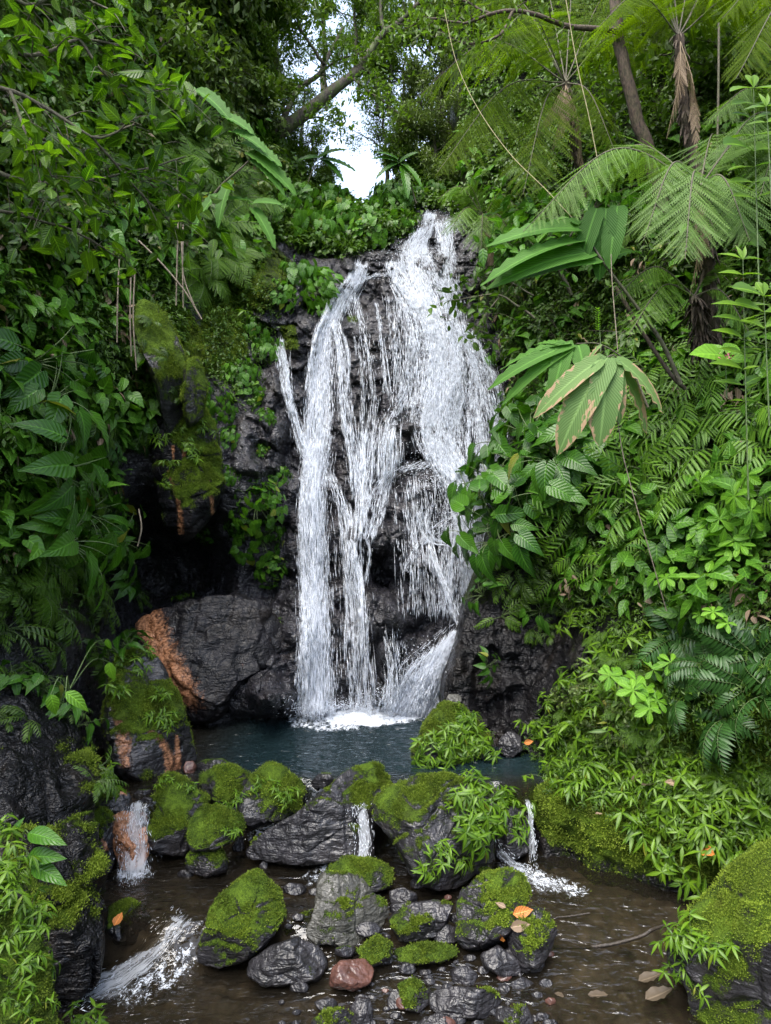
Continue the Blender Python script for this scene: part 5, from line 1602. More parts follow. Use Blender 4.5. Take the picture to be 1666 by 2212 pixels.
scatter(SR, 'herb', [(1125, 1640), (1190, 1500), (1290, 1430), (1400, 1560), (1450, 1640), (1340, 1730), (1180, 1700)], 36, 28, (.5, .9), 'bright lance leaved herb', 'bright herbs on the mossy right bank', .6)
scatter(SR, 'fern', [(1150, 1620), (1250, 1480), (1400, 1500), (1450, 1640), (1300, 1720)], 9, 40, (.28, .42), 'little bright fern', 'little ferns among the bank herbs', .6)
scatter(SR, 'pale_shrub', [(1200, 1560), (1300, 1450), (1420, 1560), (1400, 1650)], 5, 50, (.35, .5), 'pale small shrub', 'pale shrubs among the bank herbs', .6)
scatter(SR, 'heart_leaf_shrub', [(1300, 860), (1700, 800), (1700, 1300), (1300, 1250)], 7, 90, (.4, .6), 'heart leaved plant', 'heart leaved plants in the pinnate shrubs', .7, .1)
scatter(SR, 'herb', [(1330, 1700), (1500, 1640), (1700, 1720), (1660, 1800), (1560, 1860), (1400, 1780)], 32, 29, (.5, .85), 'glossy lance leaved herb', 'herbs on top of the mossy right bank', .6)
scatter(SR, 'herb', [(1200, 1280), (1420, 1290), (1440, 1420), (1260, 1400)], 8, 42, (.6, .9), 'shaded herb', 'herbs in the shade of the right slope', .7)
for i, (x, y) in enumerate([(1450, 1850), (1480, 1890), (1380, 1800)]):
    hero(SR, 'herb', x, y, .8, ['herb drooping over the edge of the mossy right bank', 'lowest herb between the right bank and the massive boulder', 'herb hanging on the face of the mossy right bank'][i])


def on_rock(label, spots, knd, sc, phrase, group, lean=.6):
    W, N = ROCKS[label][0]
    px, py = proj(W)
    fr = (N * unit(W - np.array((0, 0, CAMZ)))).sum(-1) < .1
    for (x, y) in spots:
        i = int(np.argmin((px - x) ** 2 + (py - y) ** 2 + (~fr) * 1e6))
        plant(knd, W[i], N[i], random.uniform(*sc), phrase=phrase, group=group, lean=lean)


on_rock('large mossy boulder with leafy herbs growing down its face mid stream', [(1010, 1720), (1040, 1735), (1055, 1760), (1030, 1770), (1005, 1765), (1020, 1800), (1060, 1720), (950, 1850), (985, 1860), (920, 1880)], 'herb', (.5, .75), 'bright narrow leaved herb', 'herbs on the large boulder')
on_rock('mossy boulder overgrown with herbs standing in the pool', [(1000, 1545), (1020, 1570), (990, 1580), (1040, 1590), (1010, 1610), (980, 1620), (1050, 1610), (960, 1640), (1020, 1640), (930, 1620), (945, 1645), (1000, 1560), (1035, 1625), (915, 1640), (975, 1595)], 'herb', (.45, .68), 'fresh green herb', 'herbs on the boulder in the pool')
on_rock('massive rounded mossy boulder at the right edge of the stream', [(1480, 2010), (1500, 2040), (1465, 2040), (1490, 2120), (1560, 2050)], 'herb', (.42, .62), 'drooping glossy herb', 'herbs on the massive boulder')
on_rock('mossy boulder with a bare grey crown at the pool outlet', [(570, 1690), (620, 1720), (600, 1710), (530, 1720)], 'herb', (.3, .45), 'small sprig of herb', 'sprigs on the mossy boulders')
on_rock('flat topped mossy boulder leaning on the tall one by the cascade', [(490, 1735), (500, 1800)], 'herb', (.3, .4), 'tiny sprig of herb', 'sprigs on the mossy boulders')
on_rock('tall mossy boulder beside the orange cascade', [(360, 1690), (400, 1700)], 'herb', (.25, .35), 'tiny seedling', 'sprigs on the mossy boulders')
on_rock('shaded mossy boulder behind the big leafy one', [(1100, 1740), (1130, 1750), (1110, 1790), (1085, 1740)], 'herb', (.55, .8), 'shaded blue green herb', 'herbs behind the large boulder')
on_rock('bright mossy bank in the bottom corner under leafy herbs', [(10, 1930), (40, 1960), (70, 2010), (20, 2030), (60, 2080), (90, 2100), (30, 2130), (80, 2170), (110, 2200), (50, 2190), (5, 1980), (0, 2090)], 'herb', (.26, .42), 'bright yellow green herb', 'herbs on the corner bank')
on_rock('near black dripping rock wall rising from the stream at left', [(20, 1480), (90, 1500), (150, 1500), (120, 1420), (200, 1560)], 'broad_leaf_plant', (.3, .45), 'small glossy leaved plant', 'leafy plants on the black wall', .8)
on_rock('near black dripping rock wall rising from the stream at left', [(30, 1430), (80, 1440), (140, 1460), (190, 1500), (60, 1560), (10, 1560), (180, 1650), (200, 1690), (215, 1660)], 'small_pinnate_shrub', (.4, .6), 'narrow leaved sprig', 'sprigs on the black wall', .8)
on_rock('mossy rock knoll with bright orange mineral streaks at pool edge', [(270, 1430), (310, 1420), (350, 1500), (360, 1560), (340, 1545), (300, 1440), (250, 1480)], 'herb', (.4, .65), 'glossy herb', 'herbs on the mossy knoll')
on_rock('mossy rock knoll with bright orange mineral streaks at pool edge', [(245, 1390), (270, 1390)], 'broad_leaf_plant', (.45, .55), 'round leaved plant', 'round leaved plants on the knoll')
on_rock('narrow moss cushioned ridge above the dark cave', [(330, 700), (360, 780), (380, 860), (350, 900), (310, 760)], 'small_pinnate_shrub', (.4, .6), 'small dark sprig', 'sprigs on the mossy ridge')
on_rock('overhanging brown rock snout with pale streaks above the cave', [(390, 930), (420, 980), (370, 1000), (350, 950), (440, 930), (400, 960), (360, 1040)], 'herb', (.4, .6), 'little tuft', 'tufts on the overhanging rock')
for i, (x, y) in enumerate([(185, 1660), (215, 1665), (200, 1690)]):
    W, N = ROCKS['dark mossy boulder left of the orange cascade'][0]
    plant('herb', at(x, y + 20, 6.7), np.array((.5, -.7, .5)), .7, phrase='dark green herb', group='herbs above the left cascade')


def grass_blade_plant(name, base, ends, label, tpl, mat, lf, arc=.12, cat='leafy plant', stem=.006):
    """A plant given by the tips of its leaves: each leaf on a curved stalk from the base."""
    root = empty(name, base, label, cat)
    f, s = MB(), MB()
    for (node, tip, w) in ends:
        node, tip = np.asarray(node) - base, np.asarray(tip) - base
        L = np.linalg.norm(tip - node)
        s.tube(smooth_line([np.zeros(3), node * .55 + UP * arc, node], 10), np.linspace(stem, stem * .6, 10), 5)
        nn = UP + np.array((0, -.8, 0)) + rng.normal(0, .2, 3)
        M = frames((tip - node + UP * L * .25)[None], nn[None]) * np.array((L * w, L, L))[None, None, :]
        f.inst(tpl, M, node[None], rng.uniform(.2, .9))
    f.build('foliage', mat, root)
    s.build('stems', M_STEM, root)
    return root


A = at
grass_blade_plant('striped_leaf_plant', A(40, 1890, 4.2), [(A(62, 1800, 4.1), A(124, 1830, 4.0), 1), (A(60, 1850, 4.1), A(120, 1868, 4.0), 1), (A(70, 1870, 4.1), A(128, 1915, 4.0), 1), (A(30, 1800, 4.2), A(45, 1770, 4.2), 1.1)], 'three large striped glossy leaves in front of the black wall', T_BIGOV, M_BIG, 1)
grass_blade_plant('round_leaf_plant', A(150, 1490, 5.6), [(A(110, 1500, 5.4), A(118, 1548, 5.4), 1.3), (A(142, 1495, 5.4), A(184, 1538, 5.4), 1.1), (A(232, 1380, 6.6), A(234, 1405, 6.6), 1.5), (A(236, 1430, 6.6), A(240, 1475, 6.6), 1.2)], 'pair of pale veined round leaves against the black wall', T_BIGOV, M_OVAL, 1)
# herb shoots at the bottom left corner
for i, (x, y, Yd, s) in enumerate([(5, 1840, 4.0, .5), (35, 1870, 4.05, .45), (-5, 1900, 3.9, .5), (65, 1945, 4.0, .4), (175, 2200, 4.6, .5), (150, 2195, 4.4, .4), (5, 1790, 4.1, .5)]):
    plant('herb', A(x, y + 30, Yd), np.array((.3, -.5, .8)), s, phrase='bright leafy shoot', group='leafy shoots in the bottom corner')


# ---------------------------------------------------------------- tree ferns
def long_frond(f, s, p0, p1, arch, wid, n, tpl=T_PINNA, droop=.45, up=UP, mid=.5, ang=1.25, rach=.012):
    p0, p1 = np.asarray(p0, float), np.asarray(p1, float)
    c = p0 * (1 - mid) + p1 * mid + UP * arch
    pts = smooth_line([p0, c, p1], 30)
    frond(f, pts, n, wid, tpl, prof=[.55, .85, 1, 1, .95, .82, .62, .38, .12], ang=ang, droop=droop, up=up, start=.16, rach=0, jit=.11)
    s.tube(pts, np.linspace(rach, rach * .25, 30), 6)


def tree_fern(label, crown, trunk_pts, radii, fronds, mat, dead=(), shag=260, scruff=.16):
    crown = np.asarray(crown, float)
    base = np.asarray(trunk_pts[-1], float)
    root = empty('tree_fern', base, label, 'tree fern')
    tb = MB()
    L = smooth_line([np.asarray(p) - base for p in trunk_pts], 40)
    rr = np.interp(np.linspace(0, 1, 40), np.linspace(0, 1, len(radii)), radii) * (1 + .12 * rng.normal(0, 1, 40))
    tb.tube(L, rr, 12)
    # ragged old leaf bases on the trunk
    i = rng.integers(0, 39, shag)
    a = rng.uniform(0, 6.28, shag)
    o = np.stack((np.cos(a), np.sin(a), a * 0), -1)
    tb.inst(T_NARROW, frames(o * .55 - UP * rng.uniform(.3, 1.2, (shag, 1)), o + UP * .3) * (rng.uniform(.5, 1.4, shag) * scruff)[:, None, None], L[i] + o * rr[i][:, None] * .9)
    tb.build('trunk', M_SHAG, root)
    f, s = MB(), MB()
    for fr in fronds:
        long_frond(f, s, crown - base, np.asarray(fr[0]) - base, fr[1], fr[2], fr[3], up=fr[4] if len(fr) > 4 else UP)
    f.build('fronds', [mat, M_TWIG], root)
    s.build('frond_stalks', M_TWIG, root)
    if dead:
        d = MB()
        for (p0, p1, w) in dead:
            p0, p1 = np.asarray(p0) - base, np.asarray(p1) - base
            pts = smooth_line([p0, (p0 + p1) / 2 + np.array((.05, -.05, .1)), p1], 20)
            frond(d, pts, 16, w, T_PINNAF, droop=1.6, rach=.008, mstem=0)
        d.build('dead_fronds', M_DEAD, root)
    return root


FR = np.array((0, -.35, 1.0))
tree_fern('tall tree fern with backlit yellow green fronds right of the sky gap', A(1222, 178, 10.6), [A(1222, 178, 10.6), A(1245, 330, 10.8), A(1290, 480, 11.0), A(1340, 640, 11.0)], [.06, .065, .08, .10],
          [(A(945, 372, 9.4), .55, .95, 32, FR), (A(900, 210, 10.4), .75, .85, 30, FR), (A(1040, -30, 11.6), .5, .8, 28), (A(1140, -120, 12.2), .5, .8, 28), (A(1250, -140, 12), .4, .8, 28), (A(1370, -40, 11.6), .5, .8, 28),
           (A(1430, 110, 10.5), .5, .8, 28), (A(1330, 330, 9.6), .35, .7, 26), (A(1130, 420, 9.2), .5, .85, 28, FR), (A(1060, 110, 9.2), .8, .85, 28, FR), (A(1000, 60, 12.4), .9, .8, 28)], M_TFERN,
          [(A(1222, 185, 10.5), A(1190, 330, 10.3), .35), (A(1222, 185, 10.5), A(1260, 380, 10.4), .35), (A(1220, 185, 10.6), A(1155, 300, 10.2), .3)])
tree_fern('tree fern whose dark crown stalks spread at the top of the photo', A(1466, 78, 9.4), [A(1466, 78, 9.4), A(1480, 250, 9.5), A(1512, 400, 9.6), A(1525, 560, 9.6)], [.07, .085, .10, .11],
          [(A(1330, -140, 9.6), .3, .8, 28), (A(1420, -240, 9.6), .3, .8, 28), (A(1540, -240, 9.8), .3, .8, 28), (A(1680, -60, 9.0), .6, .85, 28), (A(1760, 120, 8.6), .7, .85, 28), (A(1290, 60, 8.6), .5, .8, 28), (A(1600, 20, 11.0), .6, .8, 28), (A(1380, -60, 11), .6, .8, 28)], M_TFERN,
          [(A(1470, 90, 9.3), A(1440, 300, 9.3), .3), (A(1470, 90, 9.3), A(1505, 330, 9.3), .3)])
tree_fern('silvery green tree fern arching in front of the shaggy trunks', A(1512, 402, 7.4), [A(1512, 402, 7.4), A(1525, 520, 7.5), A(1535, 650, 7.7), A(1545, 760, 7.8)], [.06, .07, .08, .09],
          [(A(1130, 500, 6.9), .62, .62, 34, FR), (A(1250, 430, 8.2), .55, .55, 30), (A(1620, 520, 6.5), .35, .62, 30, FR), (A(1480, 560, 6.2), .45, .6, 28, FR), (A(1690, 360, 7.4), .4, .6, 30), (A(1560, 330, 8.8), .4, .5, 26), (A(1390, 520, 6.6), .5, .5, 28, FR)], M_SFERN,
          [(A(1512, 410, 7.4), A(1490, 640, 7.3), .25)])
tree_fern('small fern with arching green fronds behind the ginger stalk', A(1500, 640, 7.6), [A(1500, 640, 7.6), A(1510, 700, 7.7), A(1515, 760, 7.8)], [.05, .06, .06],
          [(A(1330, 640, 7.2), .32, .42, 26, FR), (A(1360, 720, 6.9), .3, .4, 24, FR), (A(1590, 600, 7.6), .3, .4, 24), (A(1620, 720, 7.2), .25, .4, 24)], M_FERN)
tree_fern('small dark tree fern beside the top of the falls', A(1045, 470, 12.6), [A(1045, 470, 12.6), A(1055, 540, 12.7), A(1065, 610, 12.7)], [.07, .08, .09],
          [(A(970, 500, 12.0), .3, .5, 24, FR), (A(990, 420, 12.4), .35, .5, 24), (A(1110, 440, 12.4), .3, .5, 24), (A(1040, 540, 11.6), .3, .5, 22, FR), (A(1110, 520, 12.2), .25, .45, 22, FR), (A(945, 430, 12.6), .4, .5, 24, FR)], M_FERN,
          [(A(1045, 475, 12.6), A(1060, 590, 12.4), .25)])
tree_fern('pale tree fern at the right edge of the photo', A(1730, 300, 8.2), [A(1730, 300, 8.2), A(1735, 480, 8.3), A(1740, 640, 8.4)], [.09, .1, .12],
          [(A(1530, 260, 8.0), .5, .6, 30, FR), (A(1540, 360, 7.4), .45, .6, 28, FR), (A(1600, 90, 8.6), .5, .6, 28), (A(1640, 430, 7.0), .4, .6, 28, FR), (A(1850, 300, 8), .4, .6, 26)], M_SFERN)
tree_fern('tree fern reaching in at the top right corner', A(1820, -20, 7.5), [A(1820, -20, 7.5), A(1830, 300, 7.8), A(1840, 620, 8.0)], [.1, .12, .13],
          [(A(1560, 40, 7.4), .5, .65, 32, FR), (A(1590, 170, 6.9), .5, .65, 32, FR), (A(1640, -150, 7.8), .4, .65, 28), (A(1700, 240, 6.6), .4, .6, 28, FR)], M_TFERN)

# ---------------------------------------------------------------- hand-placed large-leaved plants on the right


def lobed_plant(name, label, stem_pts, lobes, mat, tpl=T_STRAP, srad=.02, cat='leafy plant', stemm=None):
    base = np.asarray(stem_pts[0], float)
    root = empty(name, base, label, cat)
    s, f = MB(), MB()
    L = smooth_line([np.asarray(p) - base for p in stem_pts], 30)
    s.tube(L, np.linspace(srad, srad * .35, 30), 8)
    s.build('stem', stemm or M_TWIG, root)
    for (a, b, w, r) in lobes:
        a, b = np.asarray(a, float) - base, np.asarray(b, float) - base
        Ln = np.linalg.norm(b - a)
        h = unit(np.array((b[0] - a[0], b[1] - a[1], 0)))
        nn = UP * .75 + np.array((0, -.75, 0)) + h * .2 + rng.normal(0, .12, 3)
        f.inst(tpl, frames((b - a + UP * Ln * .33)[None], nn[None]) * np.array((Ln * w, Ln, Ln))[None, None, :], a[None], r)
    f.build('foliage', mat, root)
    return root


lobed_plant('ginger_plant', 'tall ginger stalk with a row of wavy strap leaves pointing at the falls', [A(1470, 830, 7.3), A(1430, 740, 7.2), A(1370, 655, 7.1), A(1310, 575, 7.0), A(1270, 515, 7.0)],
            [(A(1255, 495, 7.0), A(1072, 535, 6.9), 1.1, .85), (A(1262, 520, 7.0), A(1068, 612, 6.8), 1.0, .7), (A(1285, 545, 7.0), A(1090, 635, 6.8), 1.0, .6), (A(1300, 560, 7.0), A(1135, 615, 6.9), 1.1, .5), (A(1250, 485, 7.0), A(1200, 470, 7.3), 1.4, .6),
             (A(1290, 450, 7.0), A(1262, 560, 6.9), 1.5, .2), (A(1310, 450, 7.0), A(1300, 585, 6.9), 1.5, .1), (A(1335, 445, 7.0), A(1320, 560, 6.85), 1.6, .3), (A(1320, 560, 7.0), A(1400, 540, 7.3), 1.2, .4)], M_GINGER, srad=.026)
lobed_plant('browned_leaf_plant', 'large drooping split leaf with browned dry edges', [A(1390, 900, 6.4), A(1370, 820, 6.3), A(1330, 770, 6.2), A(1310, 772, 6.15)],
            [(A(1312, 772, 6.15), A(1232, 968, 6.0), 1.4, .35), (A(1314, 774, 6.15), A(1306, 945, 5.95), 1.6, .25), (A(1300, 775, 6.15), A(1185, 905, 6.05), 1.1, .85), (A(1325, 776, 6.15), A(1345, 900, 6.0), 1.1, .3),
             (A(1330, 775, 6.15), A(1432, 885, 6.05), 1.5, .7), (A(1320, 772, 6.2), A(1405, 925, 6.1), .9, .9), (A(1300, 745, 6.2), A(1262, 800, 6.2), .8, .95)], M_BROWNED, srad=.014)
lobed_plant('split_leaf_plant', 'fresh green split leaf beside the browned one', [A(1400, 880, 6.5), A(1360, 790, 6.5), A(1300, 745, 6.4), A(1245, 742, 6.4)],
            [(A(1240, 745, 6.4), A(1082, 848, 6.3), .8, .5), (A(1235, 742, 6.4), A(1090, 800, 6.5), .7, .7), (A(1240, 748, 6.4), A(1112, 876, 6.3), .7, .6), (A(1222, 748, 6.4), A(1203, 848, 6.25), 1.5, .55), (A(1250, 745, 6.4), A(1262, 815, 6.25), 2.0, .45), (A(1215, 745, 6.4), A(1150, 745, 6.6), 1.2, .8)], M_GINGER, srad=.012)
lobed_plant('ginger_plant', 'dark arching ginger with hanging lobes left of the sky gap', [A(430, 480, 8.6), A(470, 410, 8.5), A(530, 355, 8.4), A(560, 320, 8.4)],
            [(A(420, 195, 8.8), A(480, 262, 8.4), .8, .2), (A(350, 180, 8.6), A(432, 212, 8.4), .9, .8), (A(470, 250, 8.6), A(530, 290, 8.3), .9, .5), (A(500, 285, 8.5), A(560, 330, 8.2), .9, .4), (A(520, 310, 8.5), A(590, 360, 8.2), .9, .5), (A(535, 330, 8.4), A(618, 418, 8.2), .8, .8), (A(540, 345, 8.4), A(600, 418, 8.2), .7, .3), (A(545, 440, 8.4), A(596, 446, 8.2), 1.2, .6), (A(545, 450, 8.4), A(585, 530, 8.2), .8, .7), (A(440, 440, 8.6), A(548, 446, 8.4), .25, .1), (A(470, 420, 8.5), A(420, 500, 8.3), .8, .3), (A(500, 390, 8.5), A(470, 480, 8.3), .8, .35)], M_GINGER, T_LOBED, .02)
lobed_plant('palm_like_plant', 'dark split leaf silhouetted against the sky gap at left', [A(655, 430, 15), A(680, 360, 15), A(720, 340, 15)], [(A(690, 345, 15), A(760, 372, 14.8), .9, .2), (A(690, 340, 15), A(745, 325, 14.8), .9, .2), (A(695, 345, 15), A(735, 390, 14.8), .9, .2), (A(690, 340, 15), A(650, 350, 14.8), 1, .2), (A(700, 340, 15), A(715, 310, 15), 1, .2)], M_BIG, T_LOBED)
lobed_plant('palm_like_plant', 'dark split leaf with an orange tip right of the sky gap', [A(900, 440, 15), A(880, 380, 15), A(850, 345, 15)], [(A(860, 350, 15), A(808, 345, 14.8), .9, .2), (A(860, 345, 15), A(815, 330, 14.8), .9, .96), (A(862, 352, 15), A(820, 385, 14.8), .9, .2), (A(865, 350, 15), A(900, 330, 14.8), 1, .2), (A(868, 355, 15), A(905, 400, 14.7), .8, .9), (A(870, 360, 15), A(880, 420, 14.7), .8, .8)], M_BIG, T_LOBED)
for i, (x, ys, ye, Yd, lab) in enumerate([(1628, 520, 190, 6.4, 'tall upright herb with opposite leaves at the right edge, upper'), (1605, 960, 560, 6.0, 'tall upright herb with opposite leaves at the right edge, lower'), (1650, 800, 640, 5.8, 'short upright herb with paired leaves beside the tall ones'), (1655, 330, 230, 6.2, 'young upright herb at the very right edge near the top')]):
    lob = []
    for k, y in enumerate(np.arange(ye, ys - 60, 34)):
        for sx in (-1, 1):
            lob.append((A(x, y, Yd), A(x + sx * random.uniform(38, 62), y + random.uniform(-14, 16), Yd - random.uniform(-.2, .25)), 1.15, random.random() * .9))
    lob += [(A(x, ye, Yd), A(x + d, ye - 32, Yd), 1.1, .8) for d in (-16, 10)]
    lobed_plant('tall_herb', lab, [A(x + 12, ys + 120, Yd), A(x + 4, (ys + ye) / 2, Yd), A(x, ye, Yd)], lob, M_HERB, T_LANCE if i % 2 else T_OBOV, .008, 'herb', M_STEM)
lobed_plant('flower_spike', 'pale green flower spike standing above the browned leaf', [A(1298, 760, 7.0), A(1296, 720, 7.0), A(1292, 665, 7.0)], [(A(1292 + d * .2, y, 7.0), A(1292 + d, y - 3, 6.97), 1.6, .9) for y in range(668, 716, 5) for d in (-7, 6, 2)], M_OVAL, T_RHOMB, .006, 'flower spike', M_STEM)
lobed_plant('begonia', 'begonia with small pink flowers above the bright pinnate shrubs', [A(1570, 860, 6.2), A(1568, 800, 6.2), A(1566, 765, 6.2)], [(A(1566, 770, 6.2), A(1500, 780, 6.1), 1.5, .8), (A(1566, 775, 6.2), A(1620, 790, 6.1), 1.5, .8), (A(1560, 765, 6.2), A(1520, 748, 6.3), 1.5, .7), (A(1570, 765, 6.2), A(1600, 750, 6.3), 1.5, .7)], M_OVAL, T_OVATE, .007, 'flowering plant', M_STEM)
m = NT('pink_petals')
m.set(Base_Color=(.75, .22, .30), Roughness=.5)
fb = MB()
for k in range(14):
    p = A(random.uniform(1556, 1582), random.uniform(756, 776), 6.1)
    fb.inst(T_RHOMB, frames(rng.normal(0, 1, (1, 3)), rng.normal(0, 1, (1, 3))) * .04, p[None])
bg_root = bpy.data.objects['begonia']
fo = fb.build('flowers', m.m)
fo.location = -bg_root.location
fo.parent = bg_root


# ---------------------------------------------------------------- trees
def limb(mb, leaves, p, d, L, r, depth, R, droop=.02):
    """A crooked limb that forks; leaf places are gathered at the ends."""
    n = 7
    pts = [np.array(p)]
    for i in range(n):
        d = unit(d + np.array([R.gauss(0, .16), R.gauss(0, .16), R.gauss(0, .12)]) + UP * (.04 if depth > 1 else -droop))
        pts.append(pts[-1] + d * L / n)
    mb.tube(pts, np.linspace(r, r * .55, n + 1), 6 if depth > 1 else 4)
    if depth <= 1:
        leaves += [pts[k] for k in range(2, n + 1)]
    if depth <= 0:
        return
    for k in range(R.randint(3, 4) if depth > 1 else 4):
        i = R.randint(3, n)
        dd = unit(d + np.array([R.gauss(0, .8), R.gauss(0, .8), R.gauss(.1, .5)]))
        limb(mb, leaves, pts[i], dd, L * R.uniform(.5, .75), r * .5, depth - 1, R, droop)


def crown_mesh(spots, per, size, spread, tpl, seed, hang=.4):
    mb = MB()
    S = np.array(spots)
    k = len(S) * per
    P = np.repeat(S, per, 0) + rng.normal(0, spread, (k, 3))
    d = unit(rng.normal(0, 1, (k, 3)) - UP * hang)
    nn = UP + rng.normal(0, .6, (k, 3))
    rn = np.clip(.5 + .5 * fbm(P * 1.3, 2, seed) + rng.normal(0, .15, k), 0, .955)
    mb.inst(tpl, frames(d, nn) * (size * rng.uniform(.6, 1.3, k))[:, None, None], P, rn)
    return mb


def make_tree(seed, H, lean=(0, 0), per=16, size=.16, spread=.16, tpl=T_RHOMB, fork=.45, L=1.9):
    R = random.Random(seed)
    tb, spots = MB(), []
    T = [np.array((0, 0, -.3))]
    for i in range(10):
        z = H * (i + 1) / 10
        T.append(np.array((lean[0] * (z / H) ** 1.5 + R.gauss(0, .06), lean[1] * (z / H) ** 1.5 + R.gauss(0, .06), z)))
    tb.tube(T, np.linspace(.16, .05, 11), 8)
    for k in range(10):
        i = R.randint(int(10 * fork), 10)
        a = R.uniform(0, 6.28)
        limb(tb, spots, T[i], unit(np.array((math.cos(a), math.sin(a), R.uniform(-.1, .7)))), L * R.uniform(.7, 1.1), .05, 2, R)
    cm = crown_mesh(spots, per, size, spread, tpl, seed)
    return tb.mesh('trunk', M_BARK), cm


TREES = []
for k, (H, per, size, mat, tpl) in enumerate([(5.5, 11, .17, M_TREE, T_RHOMB), (6.5, 10, .17, M_TREEG, T_RHOMB), (5.0, 9, .19, M_TREE, T_OVATE), (6.0, 4, .15, M_TREE, T_RHOMB)]):
    t, c = make_tree(40 + k, H, (.5 - .3 * k, .2), per, size, .2, tpl)
    TREES.append((t, c.mesh('crown', mat)))
# picture place of the crown's middle, distance, variety, size, label
TL = [(60, 60, 12.0, 0, 1.0, 'dense dark tree at the top left behind the leafy branch'), (200, -20, 13.5, 1, 1.0, 'greyish leaved tree at the top left, second from the edge'), (330, 60, 14.5, 1, .9, 'greyish leaved tree above the drooping ferns'), (420, 20, 15.5, 0, .85, 'dark tree left of the leaning trunk'),
      (500, 210, 15.0, 2, .5, 'broad leaved small tree at the root of the leaning trunk'), (520, 60, 17.0, 0, .55, 'dark tree just left of the sky gap'), (430, -220, 16, 0, 1.0, 'tall tree rising out of the photo left of the sky gap'), (260, -240, 14, 1, 1.2, 'tall tree rising out of the photo above the left slope'), (60, -240, 12, 0, 1.2, 'tall tree rising out of the photo at the far left'),
      (600, -10, 18, 3, .5, 'thin crowned tree against the sky left of the gap'), (700, -10, 21, 3, .6, 'thin crowned tree high in the sky gap'), (815, 60, 20, 3, .5, 'thin crowned tree inside the sky gap, right of its middle'), (860, 170, 18, 3, .45, 'thin crowned tree at the right side of the sky gap'), (610, 180, 19, 3, .4, 'small thin tree behind the leaning trunk'), (770, 10, 19, 2, .38, 'broad leaved crown cut by the top edge above the sky gap'), (840, 120, 17.5, 2, .36, 'broad leaved crown right of the leaning trunk'), (835, 250, 18, 3, .38, 'thin dark crown at the right rim of the bright sky'), (705, 120, 19, 3, .3, 'sparse little crown below the fork of the leaning trunk'), (775, 95, 21, 3, .34, 'sparse crown between the leaning trunk and the top edge'), (650, 200, 17.5, 3, .33, 'airy dark crown at the left rim of the bright sky'), (668, 305, 16.8, 3, .28, 'dark airy crown low at the left side of the bright sky'), (690, 375, 16.5, 2, .2, 'small leafy bush at the foot of the sky gap'), (600, 330, 17, 2, .35, 'bushy little tree under the leaning trunk'), (880, 320, 17, 2, .33, 'leafy small tree right of the sky gap above the falls'),
      (950, 20, 18, 0, .7, 'dark tree right of the sky gap at the top'), (940, 230, 16.5, 1, .42, 'pale leaved bush like tree between sky gap and backlit tree fern'), (985, 330, 16.0, 1, .4, 'pale leaved small tree above the top of the falls'), (1020, 60, 18, 1, .8, 'pale tree behind the backlit tree fern'), (1110, 160, 18.5, 0, .8, 'dark tree behind the backlit tree fern'), (1030, -200, 17, 0, .9, 'tall dark tree above the right of the sky gap'), (1180, -150, 17, 1, 1.2, 'tall pale tree above the backlit tree fern'),
      (1340, 200, 15.5, 2, 1.0, 'broad leaved tree between the shaggy trunks'), (1390, -100, 15, 1, 1.1, 'pale tree above the shaggy trunks'), (1560, 180, 13, 2, .9, 'broad leaved tree right of the shaggy trunks'), (1600, -60, 13, 1, 1.0, 'pale tree at the top right'), (1720, 160, 11.5, 0, 1.0, 'dark tree at the right edge behind the pale tree fern')]
for i, (x, y, Yd, v, s, lab) in enumerate(TL):
    t, c = TREES[v]
    H = [5.5, 6.5, 5.0, 6.0][v]
    top = A(x, y, Yd)
    o = empty('tree', top - np.array((0, 0, H * .8 * s)), lab, 'tree', 'trees above the gorge')
    o.rotation_euler.z = random.uniform(0, 6.28)
    o.scale = (s,) * 3
    link('trunk', t, o)
    link('crown', c, o)


def pic_tree(name, label, paths, leaf_every, tpl, mat, size, per, spread, barkm=M_BARK, hang=.4, cat='tree', partname='branch', from_y=0.0):
    """A tree whose limbs follow given lines; leaves sit along the thinner limbs."""
    base = np.asarray(paths[0][0][0], float)
    root = empty(name, base, label, cat)
    spots = []
    first = True
    R = random.Random(len(label))
    for pts, r0, r1, lv in paths:
        L = smooth_line([np.asarray(p) - base for p in pts], 36)
        tb = MB()
        w = fbm(L * 3, 2, 9)[:, None] * .03
        L = L + np.stack((w[:, 0], -w[:, 0], w[:, 0] * .6), -1)
        tb.tube(L, np.linspace(r0, r1, 36), 8 if r0 > .03 else 5)
        if lv:
            for i in range(int(36 * .25), 36, leaf_every):
                T = unit(L[min(35, i + 1)] - L[i - 1])
                for q in range(lv):
                    d = unit(T * .7 + np.array((R.gauss(0, .7), R.gauss(0, .7), R.gauss(0, .5))))
                    tl = R.uniform(.2, .55)
                    tw = smooth_line([L[i], L[i] + d * tl * .5 + UP * .03, L[i] + d * tl - UP * .04], 6)
                    tb.tube(tw, np.linspace(r1 * .7, .002, 6), 4)
                    spots += [tw[k] for k in (2, 3, 4, 5)]
                spots.append(L[i])
        tb.build('trunk' if first else partname, barkm, root)
        first = False
    if spots:
        crown_mesh(spots, per, size, spread, tpl, 5, hang).build('crown', mat, root)
    return root


